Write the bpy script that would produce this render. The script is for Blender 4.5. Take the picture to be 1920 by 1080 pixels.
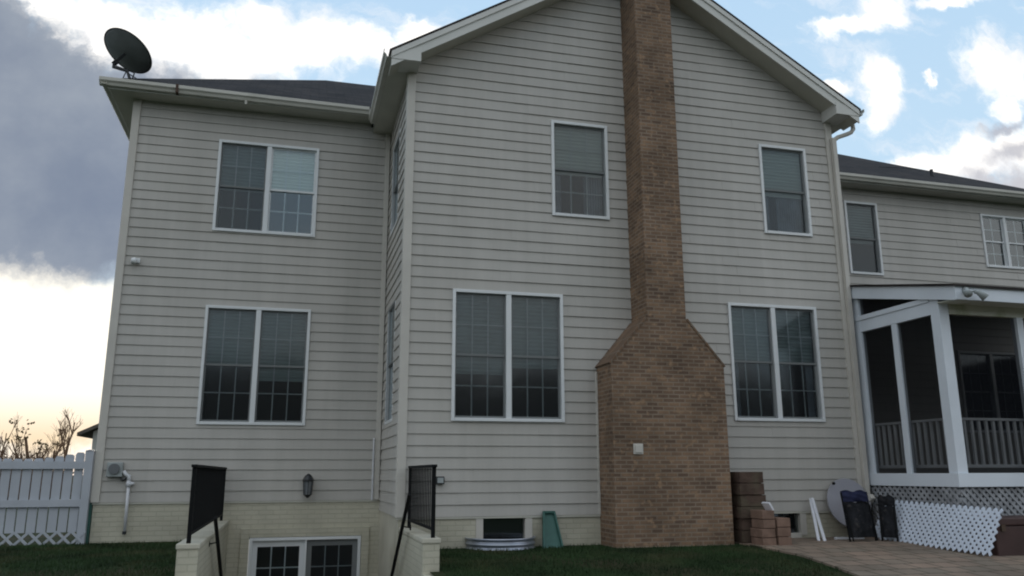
import bpy, math, random
from mathutils import Vector, Matrix
R = math.radians
random.seed(7)
for o in list(bpy.data.objects): bpy.data.objects.remove(o)
SC = bpy.context.scene
COL = SC.collection

# ------------------------------------------------------------------ camera (eye at the origin, +Y into the picture)
EXPOSURE = 0.0
SKY_STRENGTH = 0.10
SUN_EL, SUN_AZ = 7.0, -9.0          # sun low behind the house, azimuth from +Y (negative = left)
cam = bpy.data.objects.new('camera', bpy.data.cameras.new('camera')); COL.objects.link(cam)
yaw, pitch, roll = R(14.947), R(12.774), R(-0.1486)
fw = Vector((math.sin(yaw)*math.cos(pitch), math.cos(yaw)*math.cos(pitch), math.sin(pitch)))
rt = Vector((math.cos(yaw), -math.sin(yaw), 0)); up = rt.cross(fw)
rt2 = rt*math.cos(roll)+up*math.sin(roll); up2 = -rt*math.sin(roll)+up*math.cos(roll)
m = Matrix((rt2, up2, -fw)).transposed().to_4x4()
cam.matrix_world = m
cam.data.sensor_width = 36; cam.data.lens = 1531.07/1920*36
cam.data.clip_start = 0.1; cam.data.clip_end = 3000
SC.camera = cam
SC.view_settings.view_transform = 'Standard'; SC.view_settings.look = 'None'
SC.view_settings.exposure = EXPOSURE; SC.view_settings.gamma = 1; SC.view_settings.use_curve_mapping = False
SC.cycles.filter_width = 2.0
SC.cycles.transparent_max_bounces = 16

# ------------------------------------------------------------------ world: Nishita sky with broken cloud
W = bpy.data.worlds.new('World'); SC.world = W; W.use_nodes = True
nt = W.node_tree; nt.nodes.clear()
def N(t, **k):
    n = nt.nodes.new(t)
    for a, b in k.items(): setattr(n, a, b)
    return n
def LK(a, b): nt.links.new(a, b)
def val(s, x):
    if isinstance(x, (int, float)): s.default_value = x
    elif isinstance(x, (tuple, list)): s.default_value = x
    else: LK(x, s)
def MA(op, a, b=0.0, c=None, clamp=False):
    n = N('ShaderNodeMath', operation=op, use_clamp=clamp); val(n.inputs[0], a); val(n.inputs[1], b)
    if c is not None: val(n.inputs[2], c)
    return n.outputs[0]
def VM(op, a, b=None):
    n = N('ShaderNodeVectorMath', operation=op); val(n.inputs[0], a)
    if b is not None: val(n.inputs[1], b)
    return n.outputs['Value'] if op in ('DOT_PRODUCT', 'LENGTH') else n.outputs[0]
def MR(x, a, b, c=0.0, d=1.0, interp='SMOOTHSTEP'):
    n = N('ShaderNodeMapRange', interpolation_type=interp)
    for i, v in enumerate((x, a, b, c, d)): val(n.inputs[i], v)
    return n.outputs[0]
def MIX(f, a, b):
    n = N('ShaderNodeMix', data_type='RGBA'); val(n.inputs[0], f)
    for s, v in ((n.inputs[6], a), (n.inputs[7], b)):
        if isinstance(v, tuple): s.default_value = (*v, 1)
        else: LK(v, s)
    return n.outputs[2]
def NOISE(vec, scale, det=6, rough=0.55):
    n = N('ShaderNodeTexNoise'); LK(vec, n.inputs['Vector']); n.inputs['Scale'].default_value = scale
    n.inputs['Detail'].default_value = det; n.inputs['Roughness'].default_value = rough
    return n.outputs['Fac']
tc = N('ShaderNodeTexCoord'); D = VM('NORMALIZE', tc.outputs['Generated'])
sep = N('ShaderNodeSeparateXYZ'); LK(D, sep.inputs[0]); dx, dy, dz = sep.outputs
front = MR(dy, 0.05, 0.3)
dyc = MA('MAXIMUM', dy, 0.05)
cmb = N('ShaderNodeCombineXYZ'); LK(MA('DIVIDE', dx, dyc), cmb.inputs[0]); LK(MA('DIVIDE', dz, dyc), cmb.inputs[1])
G0 = cmb.outputs[0]
wn = N('ShaderNodeTexNoise'); LK(G0, wn.inputs['Vector']); wn.inputs['Scale'].default_value = 11; wn.inputs['Detail'].default_value = 5
wn.inputs['Roughness'].default_value = 0.6
warp = VM('SUBTRACT', wn.outputs['Color'], (0.5, 0.5, 0.5))
sc_ = N('ShaderNodeVectorMath', operation='SCALE'); LK(warp, sc_.inputs[0]); sc_.inputs[3].default_value = 0.09
G = VM('ADD', G0, sc_.outputs[0])
def blobs(L, vec=G):
    cur = None
    for gx, gz, a, b, c, d in L:
        q = VM('SUBTRACT', vec, (gx, gz, 0))
        p = VM('DOT_PRODUCT', q, (a, b, 0)); s = VM('DOT_PRODUCT', q, (c, d, 0))
        r = MA('ADD', MA('MULTIPLY', p, p), MA('MULTIPLY', s, s))
        cur = r if cur is None else MA('MINIMUM', cur, r)
    return MA('SUBTRACT', 1.0, MA('SQRT', cur))     # 1 at the heart of a cloud, 0 at its rim
WHITE = [
  (-0.236,0.531, 12.79,-1.56, -5.17,-30.66), (-0.165,0.527, 13.42,1.11, 3.18,-22.05), (-0.095,0.515, 10.40,0.72, 3.59,-26.03),
  (-0.018,0.548, 12.52,-1.24, -1.32,-23.76), (-0.060,0.578, 33.60,2.06, 7.74,-50.31), (0.070,0.548, 13.11,-1.17, -0.57,-37.77),
  (0.126,0.580, 27.71,0.69, 7.11,-48.42), (-0.312,0.556, 23.12,-0.72, -3.69,-63.89), (0.828,0.699, 13.06,0.51, 13.57,-48.42),
  (0.904,0.742, 27.26,-18.23, -10.23,-24.53), (1.024,0.775, 15.49,-2.24, 12.33,-77.05), (0.871,0.593, 25.56,1.85, 5.18,-18.26),
  (0.783,0.588, 34.89,-3.59, 8.84,-69.37), (1.126,0.664, 12.24,-7.91, -5.00,-16.56), (1.126,0.596, 41.67,-7.05, 3.92,-32.62),
  (0.965,0.617, 88.29,-12.13, 17.13,-133.14), (1.071,0.492, 5.26,0.68, 7.29,-23.81), (0.955,0.471, 13.86,0.27, 9.51,-43.44),
  (1.101,0.422, 5.26,-0.90, 1.57,-18.51)]
DARK = [(-0.338,0.384, 5.2,2.6, 3.0,-4.6), (-0.300,0.297, 5.6,0.31, -0.22,-10.5), (-0.402,0.503, 9.0,-2.12, -4.71,-10.5),
  (-0.15,0.40, 5.5,0.4, 0.5,-9.0)]
LOW = [(-0.312,0.131, 4.59,0.27, -0.43,-9.80), (-0.181,0.160, 5.93,0.55, 0.62,-14.73)]
SHADE = [(1.110,0.505, 15.00,0.53, 10.39,-41.91), (1.095,0.449, 7.88,-1.33, 2.49,-27.55), (1.102,0.551, 16.68,4.37, 35.80,-87.71)]
fb = MA('MULTIPLY', MA('SUBTRACT', NOISE(G, 17, 9, 0.66), 0.5), 2.1)
wm = MA('POWER', MR(MA('ADD', blobs(WHITE), fb), -0.62, 0.52), 1.35)
dm = MR(MA('ADD', blobs(DARK), MA('MULTIPLY', fb, 0.22)), -0.10, 0.30)
lm = MR(MA('ADD', blobs(LOW), MA('MULTIPLY', fb, 0.25)), -0.14, 0.26)
sm = MA('MULTIPLY', MR(MA('ADD', blobs(SHADE), MA('MULTIPLY', fb, 0.8)), -0.3, 0.9), 0.75)
sky = N('ShaderNodeTexSky', sky_type='NISHITA'); sky.sun_disc = False
sky.sun_elevation = R(SUN_EL); sky.sun_rotation = R(SUN_AZ); sky.air_density = 1.0; sky.dust_density = 0.6; sky.ozone_density = 1.5
K = 1/SKY_STRENGTH
def kc(r, g, b): return (r*K, g*K, b*K)
# clear-air colour: Nishita lifted by thin high veil
veil = MR(dz, 0.0, 0.75, 0.0, 1.0, 'LINEAR')
air = MIX(0.88, sky.outputs[0], MIX(veil, kc(.72, .92, 1.06), kc(.47, .71, .99)))
# generic scattered cloud for the part of the sky the view does not reach
gen = MR(NOISE(D, 2.3, 7, 0.6), 0.40, 0.58)
back = MIX(gen, air, kc(.96, .97, .97))
cl = MIX(MA('MULTIPLY', MR(NOISE(G0, 8, 5), 0.42, 0.72), 0.55), kc(1.28, 1.24, 1.18), kc(.66, .72, .84))
dcol = MIX(MR(NOISE(G0, 4.5, 6), 0.3, 0.7), kc(.22, .265, .355), kc(.37, .415, .48))
mp_ = N('ShaderNodeMapping'); mp_.inputs['Scale'].default_value = (3, 9, 1); mp_.inputs['Rotation'].default_value = (0, 0, .35); LK(G, mp_.inputs[0])
wisp = MA('MULTIPLY', MR(NOISE(mp_.outputs[0], 2.2, 8, 0.62), 0.48, 0.74), 0.55)
c1 = MIX(wisp, air, kc(.98, 1.0, 1.04))
c1 = MIX(dm, c1, dcol)
c1 = MIX(wm, c1, cl)
c1 = MIX(sm, c1, kc(.42, .43, .50))
warm = MIX(MR(dz, 0.02, 0.10), kc(1.0, .77, .50), kc(1.3, 1.22, 1.06))
c1 = MIX(lm, c1, warm)
colr = MIX(front, back, c1)
bg = N('ShaderNodeBackground'); LK(colr, bg.inputs[0]); bg.inputs[1].default_value = SKY_STRENGTH
wo = N('ShaderNodeOutputWorld'); LK(bg.outputs[0], wo.inputs[0])

# ------------------------------------------------------------------ sun: veiled by cloud, behind the house
sl = bpy.data.lights.new('sun', 'SUN'); sl.energy = 0.7; sl.angle = R(12); sl.color = (1, .86, .7)
so = bpy.data.objects.new('sun', sl); COL.objects.link(so)
sd = Vector((math.sin(R(SUN_AZ))*math.cos(R(SUN_EL)), math.cos(R(SUN_AZ))*math.cos(R(SUN_EL)), math.sin(R(SUN_EL))))
so.rotation_euler = sd.to_track_quat('Z', 'Y').to_euler(); so.location = (0, 30, 30)

# ------------------------------------------------------------------ materials
def mat(name, color, rough=0.6, spec=0.3, bump=None, var=0.0, vscale=3.0, metal=0.0, second=None, sscale=1.2, s0=.5, s1=.7):
    mt = bpy.data.materials.new(name); mt.use_nodes = True; t = mt.node_tree; b = t.nodes['Principled BSDF']
    b.inputs['Roughness'].default_value = rough; b.inputs['Specular IOR Level'].default_value = spec; b.inputs['Metallic'].default_value = metal
    b.inputs['Base Color'].default_value = (*color, 1)
    c = t.nodes.new('ShaderNodeTexCoord')
    if var or second:
        n = t.nodes.new('ShaderNodeTexNoise'); t.links.new(c.outputs['Object'], n.inputs['Vector']); n.inputs['Scale'].default_value = vscale; n.inputs['Detail'].default_value = 5
        mr = t.nodes.new('ShaderNodeMapRange'); t.links.new(n.outputs['Fac'], mr.inputs[0]); mr.inputs[1].default_value = .3; mr.inputs[2].default_value = .7
        mr.inputs[3].default_value = 1-var; mr.inputs[4].default_value = 1+var
        h = t.nodes.new('ShaderNodeHueSaturation'); t.links.new(mr.outputs[0], h.inputs['Value']); h.inputs['Color'].default_value = (*color, 1)
        out = h.outputs[0]
        if second:
            n2 = t.nodes.new('ShaderNodeTexNoise'); t.links.new(c.outputs['Object'], n2.inputs['Vector']); n2.inputs['Scale'].default_value = sscale; n2.inputs['Detail'].default_value = 6
            m2 = t.nodes.new('ShaderNodeMapRange'); t.links.new(n2.outputs['Fac'], m2.inputs[0]); m2.inputs[1].default_value = s0; m2.inputs[2].default_value = s1
            mx = t.nodes.new('ShaderNodeMix'); mx.data_type = 'RGBA'; t.links.new(m2.outputs[0], mx.inputs[0]); t.links.new(out, mx.inputs[6]); mx.inputs[7].default_value = (*second, 1)
            out = mx.outputs[2]
        t.links.new(out, b.inputs['Base Color'])
    if bump:
        sc, st, dist = bump
        n = t.nodes.new('ShaderNodeTexNoise'); t.links.new(c.outputs['Object'], n.inputs['Vector']); n.inputs['Scale'].default_value = sc; n.inputs['Detail'].default_value = 6
        bp = t.nodes.new('ShaderNodeBump'); bp.inputs['Strength'].default_value = st; bp.inputs['Distance'].default_value = dist
        t.links.new(n.outputs['Fac'], bp.inputs['Height']); t.links.new(bp.outputs[0], b.inputs['Normal'])
    return mt
def brickmat(name, c1, c2, mortar, bw, bh, ms, rough=.85, bias=0.0, bumpd=.006, offset=.5, var=.25, vscale=2.0, blot=None):
    mt = bpy.data.materials.new(name); mt.use_nodes = True; t = mt.node_tree; b = t.nodes['Principled BSDF']
    b.inputs['Roughness'].default_value = rough; b.inputs['Specular IOR Level'].default_value = .2
    c = t.nodes.new('ShaderNodeTexCoord')
    k = t.nodes.new('ShaderNodeTexBrick'); t.links.new(c.outputs['UV'], k.inputs['Vector'])
    k.inputs['Color1'].default_value = (*c1, 1); k.inputs['Color2'].default_value = (*c2, 1); k.inputs['Mortar'].default_value = (*mortar, 1)
    k.inputs['Scale'].default_value = 1; k.inputs['Mortar Size'].default_value = ms; k.inputs['Mortar Smooth'].default_value = .2; k.inputs['Bias'].default_value = bias
    k.inputs['Brick Width'].default_value = bw; k.inputs['Row Height'].default_value = bh; k.offset = offset
    n = t.nodes.new('ShaderNodeTexNoise'); t.links.new(c.outputs['Object'], n.inputs['Vector']); n.inputs['Scale'].default_value = vscale; n.inputs['Detail'].default_value = 8; n.inputs['Roughness'].default_value = .65
    mr = t.nodes.new('ShaderNodeMapRange'); t.links.new(n.outputs['Fac'], mr.inputs[0]); mr.inputs[1].default_value = .3; mr.inputs[2].default_value = .7
    mr.inputs[3].default_value = 1-var; mr.inputs[4].default_value = 1+var
    h = t.nodes.new('ShaderNodeHueSaturation'); t.links.new(mr.outputs[0], h.inputs['Value']); t.links.new(k.outputs['Color'], h.inputs['Color'])
    out = h.outputs[0]
    if blot:
        n2 = t.nodes.new('ShaderNodeTexNoise'); t.links.new(c.outputs['UV'], n2.inputs['Vector']); n2.inputs['Scale'].default_value = 9; n2.inputs['Detail'].default_value = 2
        m2 = t.nodes.new('ShaderNodeMapRange'); t.links.new(n2.outputs['Fac'], m2.inputs[0]); m2.inputs[1].default_value = .6; m2.inputs[2].default_value = .68; m2.inputs[4].default_value = .8
        mx = t.nodes.new('ShaderNodeMix'); mx.data_type = 'RGBA'; t.links.new(m2.outputs[0], mx.inputs[0]); t.links.new(out, mx.inputs[6]); mx.inputs[7].default_value = (*blot, 1); out = mx.outputs[2]
    t.links.new(out, b.inputs['Base Color'])
    bp = t.nodes.new('ShaderNodeBump'); bp.invert = True; bp.inputs['Strength'].default_value = .7; bp.inputs['Distance'].default_value = bumpd
    t.links.new(k.outputs['Fac'], bp.inputs['Height'])
    n3 = t.nodes.new('ShaderNodeTexNoise'); t.links.new(c.outputs['Object'], n3.inputs['Vector']); n3.inputs['Scale'].default_value = 60; n3.inputs['Detail'].default_value = 4
    bp2 = t.nodes.new('ShaderNodeBump'); bp2.inputs['Strength'].default_value = .35; bp2.inputs['Distance'].default_value = .004
    t.links.new(n3.outputs['Fac'], bp2.inputs['Height']); t.links.new(bp.outputs[0], bp2.inputs['Normal']); t.links.new(bp2.outputs[0], b.inputs['Normal'])
    return mt
M = {}
M['siding'] = mat('vinyl_siding', (.468, .450, .420), .55, .25, bump=(1.4, .25, .02), var=.05, vscale=.9, second=(.430, .412, .378), sscale=.5, s0=.45, s1=.75)
def streaks(mt, amt=.10):
    t = mt.node_tree; b = t.nodes['Principled BSDF']; src = b.inputs['Base Color'].links[0].from_socket
    c = t.nodes.new('ShaderNodeTexCoord'); mp = t.nodes.new('ShaderNodeMapping'); mp.inputs['Scale'].default_value = (5, 5, .35); t.links.new(c.outputs['Object'], mp.inputs[0])
    n = t.nodes.new('ShaderNodeTexNoise'); n.inputs['Scale'].default_value = 1; n.inputs['Detail'].default_value = 7; n.inputs['Roughness'].default_value = .65; t.links.new(mp.outputs[0], n.inputs['Vector'])
    mr = t.nodes.new('ShaderNodeMapRange'); t.links.new(n.outputs['Fac'], mr.inputs[0]); mr.inputs[1].default_value = .35; mr.inputs[2].default_value = .72; mr.inputs[3].default_value = 1+amt*.4; mr.inputs[4].default_value = 1-amt
    h = t.nodes.new('ShaderNodeHueSaturation'); t.links.new(src, h.inputs['Color']); t.links.new(mr.outputs[0], h.inputs['Value']); t.links.new(h.outputs[0], b.inputs['Base Color'])
streaks(M['siding'], .08)
M['trim'] = mat('beige_trim', (.545, .52, .475), .5, .3, var=.05)
M['white'] = mat('white_vinyl', (.70, .72, .73), .4, .4, var=.04, vscale=2)
M['fascia'] = mat('painted_fascia', (.60, .60, .57), .45, .35, var=.06, vscale=1.5)
M['soffit'] = mat('soffit_vinyl', (.50, .49, .43), .6, .25, var=.05)
M['gutter'] = mat('gutter_metal', (.50, .49, .44), .4, .4, var=.08, vscale=1.5, second=(.33, .32, .27), sscale=2.5, s0=.55, s1=.8)
M['porchwhite'] = mat('porch_white', (.66, .71, .77), .5, .35, var=.06, vscale=1.6)
M['porchdirty'] = mat('stained_porch_paint', (.56, .57, .50), .6, .25, var=.06, vscale=2, second=(.26, .29, .15), sscale=3.2, s0=.52, s1=.78)
M['brick'] = brickmat('chimney_brick', (.240, .153, .098), (.130, .086, .062), (.235, .180, .135), .165, .056, .010, var=.34, vscale=1.6, blot=(.31, .205, .13))
M['brick2'] = brickmat('cap_brick', (.20, .125, .08), (.13, .085, .06), (.19, .15, .115), .07, .205, .01, var=.25)
M['found'] = brickmat('cream_painted_brick', (.50, .475, .385), (.475, .45, .36), (.44, .42, .335), .205, .0675, .008, rough=.7, var=.14, vscale=1.2, bumpd=.006)
M['stucco'] = mat('cream_painted_concrete', (.50, .475, .395), .75, .2, bump=(25, .3, .01), var=.12, vscale=1.5, second=(.36, .33, .25), sscale=.9)
M['shingle'] = brickmat('asphalt_shingle', (.046, .039, .037), (.026, .023, .024), (.015, .014, .014), .30, .14, .006, rough=.95, var=.3, vscale=1.5, bumpd=.008)
M['concrete'] = mat('concrete', (.30, .29, .27), .85, .2, bump=(30, .4, .01), var=.15, vscale=2)
M['iron'] = mat('black_iron', (.007, .0075, .008), .7, .15)
M['lamp'] = mat('lantern_black', (.015, .016, .018), .35, .5)
M['lampglass'] = mat('lantern_glass', (.16, .17, .18), .1, .5)
M['dishm'] = mat('dish_grey', (.175, .19, .195), .55, .3, var=.12, vscale=6)
M['dishb'] = mat('dish_bracket', (.03, .033, .036), .5, .3)
M['fence'] = mat('fence_vinyl', (.43, .455, .50), .45, .35, var=.07, vscale=2.5)
M['steel'] = mat('galvanised_steel', (.42, .45, .52), .35, .5, metal=.8, var=.15, vscale=5)
M['green'] = mat('green_plastic', (.035, .105, .088), .5, .4, var=.15, vscale=8)
M['box'] = mat('utility_grey', (.33, .36, .36), .5, .3, var=.1, vscale=9)
M['pvc'] = mat('white_pipe', (.62, .63, .66), .35, .4)
M['dark'] = mat('dark_interior', (.030, .030, .032), .9, .1)  # near-black colour stands for the shade in unlit rooms and under the porch
M['porchfloor'] = mat('porch_boards', (.10, .095, .085), .7, .2, var=.2)
M['blindw'] = mat('white_blind', (.82, .85, .80), .6, .2)
M['blind'] = mat('grey_blind', (.43, .50, .50), .7, .2, var=.1, vscale=3)
M['curtain'] = mat('curtain_fabric', (.38, .41, .47), .8, .1, var=.25, vscale=5)
M['sash'] = mat('sash_vinyl_dimmed', (.40, .42, .42), .5, .2)  # white sashes behind screens: the screen's dimming is put into this greyer colour
M['grille'] = mat('window_grille', (.80, .82, .84), .5, .2)
M['blackrail'] = mat('greyed_rail', (.78, .80, .82), .6, .2, var=.1)
M['lattice'] = mat('white_lattice', (.60, .66, .76), .5, .3, var=.06)
M['skirt'] = mat('weathered_lattice', (.30, .31, .33), .7, .2, var=.35, vscale=5)
M['pier'] = mat('pier_block', (.27, .29, .31), .8, .2, bump=(18, .5, .02), var=.2, vscale=7)
M['stone'] = mat('mottled_stone', (.22, .225, .235), .9, .2, bump=(9, .8, .04), var=.35, vscale=6, second=(.07, .07, .075), sscale=5, s0=.5, s1=.6)
M['chest'] = mat('brown_resin', (.060, .034, .032), .5, .3, var=.2, vscale=3)
M['navy'] = mat('navy_fabric', (.022, .026, .062), .8, .2, bump=(14, .6, .02), var=.3, vscale=9)
M['blackfab'] = mat('black_fabric', (.014, .015, .018), .85, .2, bump=(12, .6, .02), var=.5, vscale=12, second=(.055, .05, .05), sscale=14, s0=.56, s1=.7)
M['disc'] = mat('pale_grey_plastic', (.33, .33, .37), .5, .3, var=.06)
M['slat'] = mat('white_board', (.70, .71, .76), .5, .3)
M['blockd'] = mat('dark_brown_block', (.095, .065, .052), .9, .1, bump=(25, .6, .02), var=.3, vscale=5, second=(.11, .09, .065), sscale=4, s0=.45, s1=.65)
M['blockr'] = mat('pinkish_block', (.205, .135, .105), .9, .1, bump=(25, .5, .01), var=.22, vscale=7)
M['bark'] = mat('bare_bark', (.20, .125, .08), .9, .1, var=.25, vscale=1)
M['leaf'] = mat('dry_leaf', (.095, .080, .035), .8, .1, var=.4, vscale=3)
M['brush'] = mat('brown_brush', (.15, .095, .062), .9, .1, var=.5, vscale=1.2)
M['wood'] = mat('far_foliage', (.075, .075, .060), .95, .1, bump=(1.2, 1, .6), var=.4, vscale=.4)
M['grass'] = mat('grass_blades', (.022, .044, .015), .7, .2, var=.5, vscale=1.3, second=(.062, .066, .030), sscale=1.1)
M['soil'] = mat('lawn', (.020, .036, .013), .95, .1, bump=(14, 1, .05), var=.4, vscale=2.2, second=(.055, .045, .028), sscale=.9)
M['paver'] = brickmat('patio_pavers', (.27, .20, .155), (.205, .17, .135), (.085, .075, .055), .30, .30, .012, var=.25, vscale=1.1, bumpd=.01, offset=.5)
M['nroof'] = mat('far_roof', (.13, .115, .10), .9, .1, var=.2)
M['nwall'] = mat('far_house_wall', (.42, .43, .40), .7, .2)
M['wellgravel'] = mat('gravel', (.16, .15, .14), .95, .1, bump=(40, 1, .03), var=.4, vscale=25)
def glassmat(name, tint, refl):
    mt = bpy.data.materials.new(name); mt.use_nodes = True; t = mt.node_tree; t.nodes.clear()
    tr = t.nodes.new('ShaderNodeBsdfTransparent'); tr.inputs[0].default_value = (*tint, 1)
    gl = t.nodes.new('ShaderNodeBsdfGlossy'); gl.inputs['Roughness'].default_value = .11; gl.inputs[0].default_value = (.9, .97, 1, 1)
    fr = t.nodes.new('ShaderNodeFresnel'); fr.inputs[0].default_value = 1.5
    mu = t.nodes.new('ShaderNodeMath'); mu.operation = 'MULTIPLY_ADD'; t.links.new(fr.outputs[0], mu.inputs[0]); mu.inputs[1].default_value = refl; mu.inputs[2].default_value = .01; mu.use_clamp = True
    c = t.nodes.new('ShaderNodeTexCoord'); n = t.nodes.new('ShaderNodeTexNoise'); t.links.new(c.outputs['Object'], n.inputs['Vector']); n.inputs['Scale'].default_value = 1.6
    bp = t.nodes.new('ShaderNodeBump'); bp.inputs['Strength'].default_value = .12; bp.inputs['Distance'].default_value = .02
    t.links.new(n.outputs['Fac'], bp.inputs['Height']); t.links.new(bp.outputs[0], gl.inputs['Normal'])
    mx = t.nodes.new('ShaderNodeMixShader'); t.links.new(mu.outputs[0], mx.inputs[0]); t.links.new(tr.outputs[0], mx.inputs[1]); t.links.new(gl.outputs[0], mx.inputs[2])
    o = t.nodes.new('ShaderNodeOutputMaterial'); t.links.new(mx.outputs[0], o.inputs[0]); return mt
def screenmat(name, through, color):
    mt = bpy.data.materials.new(name); mt.use_nodes = True; t = mt.node_tree; t.nodes.clear()
    tr = t.nodes.new('ShaderNodeBsdfTransparent'); df = t.nodes.new('ShaderNodeBsdfDiffuse'); df.inputs[0].default_value = (*color, 1)
    mx = t.nodes.new('ShaderNodeMixShader'); mx.inputs[0].default_value = 1-through; t.links.new(tr.outputs[0], mx.inputs[1]); t.links.new(df.outputs[0], mx.inputs[2])
    o = t.nodes.new('ShaderNodeOutputMaterial'); t.links.new(mx.outputs[0], o.inputs[0]); return mt
M['glass'] = glassmat('window_glass', (.80, .86, .86), 2.6)
M['screen'] = screenmat('insect_screen', .66, (.035, .037, .04))
M['pscreen'] = screenmat('porch_screen', .40, (.012, .013, .016))

# ------------------------------------------------------------------ mesh building
def tag(o, label=None, cat=None, group=None, kind=None):
    if label: o['label'] = label
    if cat: o['category'] = cat
    if group: o['group'] = group
    if kind: o['kind'] = kind
    return o
ORG = {}
def thing(name, label, cat, loc, group=None):
    o = bpy.data.objects.new(name, None); COL.objects.link(o); o.location = loc; o.empty_display_size = .2
    ORG[o.name] = Vector(loc); return tag(o, label, cat, group)
class MB:
    def __init__(s): s.v = []; s.f = []; s.mi = []
    def add(s, V, F, mi=0):
        b = len(s.v); s.v += [tuple(p) for p in V]; s.f += [tuple(b+i for i in f) for f in F]; s.mi += [mi]*len(F); return s
    def quad(s, a, b, c, d, mi=0): return s.add([a, b, c, d], [(0, 1, 2, 3)], mi)
    def box(s, x0, x1, y0, y1, z0, z1, mi=0):
        V = [(x, y, z) for x in (x0, x1) for y in (y0, y1) for z in (z0, z1)]
        return s.add(V, [(0, 1, 3, 2), (4, 6, 7, 5), (0, 4, 5, 1), (2, 3, 7, 6), (0, 2, 6, 4), (1, 5, 7, 3)], mi)
    def obox(s, c, ax, ay, az, mi=0):      # centre and three half-axis vectors
        c, ax, ay, az = map(Vector, (c, ax, ay, az))
        V = [c+i*ax+j*ay+k*az for i in (-1, 1) for j in (-1, 1) for k in (-1, 1)]
        return s.add(V, [(0, 1, 3, 2), (4, 6, 7, 5), (0, 4, 5, 1), (2, 3, 7, 6), (0, 2, 6, 4), (1, 5, 7, 3)], mi)
    def bar(s, p, q, w, h, upv=(0, 0, 1), mi=0):
        p, q = Vector(p), Vector(q); d = (q-p); l = d.length; d.normalize(); u = Vector(upv)
        sd_ = d.cross(u).normalized(); u = sd_.cross(d).normalized()
        return s.obox((p+q)/2, d*l/2, sd_*w/2, u*h/2, mi)
    def tube(s, pts, r, n=8, caps=True, mi=0):
        pts = [Vector(p) for p in pts]; rs = r if isinstance(r, (list, tuple)) else [r]*len(pts); V = []; F = []
        ref = None
        for i, p in enumerate(pts):
            d = (pts[min(i+1, len(pts)-1)]-pts[max(i-1, 0)]).normalized()
            if ref is None: ref = d.orthogonal().normalized()
            a = (ref-d*ref.dot(d)).normalized(); ref = a; b = d.cross(a)
            V += [p+(a*math.cos(2*math.pi*k/n)+b*math.sin(2*math.pi*k/n))*rs[i] for k in range(n)]
        for i in range(len(pts)-1):
            for k in range(n): F.append((i*n+k, i*n+(k+1) % n, (i+1)*n+(k+1) % n, (i+1)*n+k))
        if caps: F += [tuple(range(n-1, -1, -1)), tuple((len(pts)-1)*n+k for k in range(n))]
        return s.add(V, F, mi)
    def prism(s, poly, fn, t0, t1, mi=0):   # poly in 2D, fn(u,v,t)->xyz
        n = len(poly); V = [fn(u, v, t0) for u, v in poly]+[fn(u, v, t1) for u, v in poly]
        return s.add(V, [tuple(range(n)), tuple(range(2*n-1, n-1, -1))]+[(i, i+n, (i+1) % n+n, (i+1) % n) for i in range(n)], mi)
    def build(s, name, material, parent=None, smooth=False, bevel=0, uvmode='box'):
        org = ORG.get(parent.name, Vector((0, 0, 0))) if parent else Vector((0, 0, 0))
        me = bpy.data.meshes.new(name); me.from_pydata([tuple(Vector(p)-org) for p in s.v], [], s.f); me.validate(); me.update()
        for mt in (material if isinstance(material, list) else [material]): me.materials.append(mt)
        if isinstance(material, list) and len(me.polygons) == len(s.mi):
            for p, i in zip(me.polygons, s.mi): p.material_index = i
        uv = me.uv_layers.new(name='UVMap')
        for p in me.polygons:
            n = p.normal; ax, ay, az = abs(n.x), abs(n.y), abs(n.z)
            for li in p.loop_indices:
                c = me.vertices[me.loops[li].vertex_index].co+org
                if az > .9 or (uvmode == 'top'): uv.data[li].uv = (c.x, c.y)
                elif uvmode == 'roofx': uv.data[li].uv = (c.x, c.y*1.17) if ay > ax else (c.y, c.x*1.17)
                elif ax > ay: uv.data[li].uv = (c.y, c.z)
                else: uv.data[li].uv = (c.x, c.z)
            p.use_smooth = smooth
        o = bpy.data.objects.new(name, me); COL.objects.link(o)
        if parent: o.parent = parent
        ORG[o.name] = org
        if bevel:
            bv = o.modifiers.new('bevel', 'BEVEL'); bv.width = bevel; bv.segments = 2; bv.limit_method = 'ANGLE'
        return o
def ground_z(y): return -.96 if y > 10 else -.96-.06*(10-y) if y > -8 else -2.04

# ------------------------------------------------------------------ SETTING: ground, patio
YM, YL = 11.0, 13.3            # front planes of the gabled block and of the recessed wings
CR = .154                      # siding course
gm = MB()
xs = [-700, -40, -8, -1.0, 1.5, 6, 16, 700]; ys = [-700, -60, -8, 4, 8.3, 10, 13.3, 20, 60, 300, 900]
for i in range(len(xs)-1):
    for j in range(len(ys)-1):
        if xs[i] == -1.0 and 8.2 < ys[j] < 13.2: continue        # the sunken stairwell
        a, b, c, d = xs[i], xs[i+1], ys[j], ys[j+1]
        gm.quad((a, c, ground_z(c)), (b, c, ground_z(c)), (b, d, ground_z(d)), (a, d, ground_z(d)))
tag(gm.build('ground', M['soil']), kind='structure')
pm = MB()
edge = [(6.02, 10.98), (6.0, 9.9), (6.12, 9.2), (6.0, 8.4), (5.86, 7.7), (5.7, 6.6), (5.4, 5.4), (5.0, 4.0)]
for (x0, y0), (x1, y1) in zip(edge, edge[1:]):
    pm.quad((x1, y1, ground_z(y1)+.025), (15.5, y1, ground_z(y1)+.025), (15.5, y0, ground_z(y0)+.025), (x0, y0, ground_z(y0)+.025))
    pm.quad((x1, y1, ground_z(y1)-.05), (x1, y1, ground_z(y1)+.025), (x0, y0, ground_z(y0)+.025), (x0, y0, ground_z(y0)-.05))
pm.quad((8.5, 10.98, -.935), (15.5, 10.98, -.935), (15.5, 13.3, -.935), (8.5, 13.3, -.935))
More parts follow.
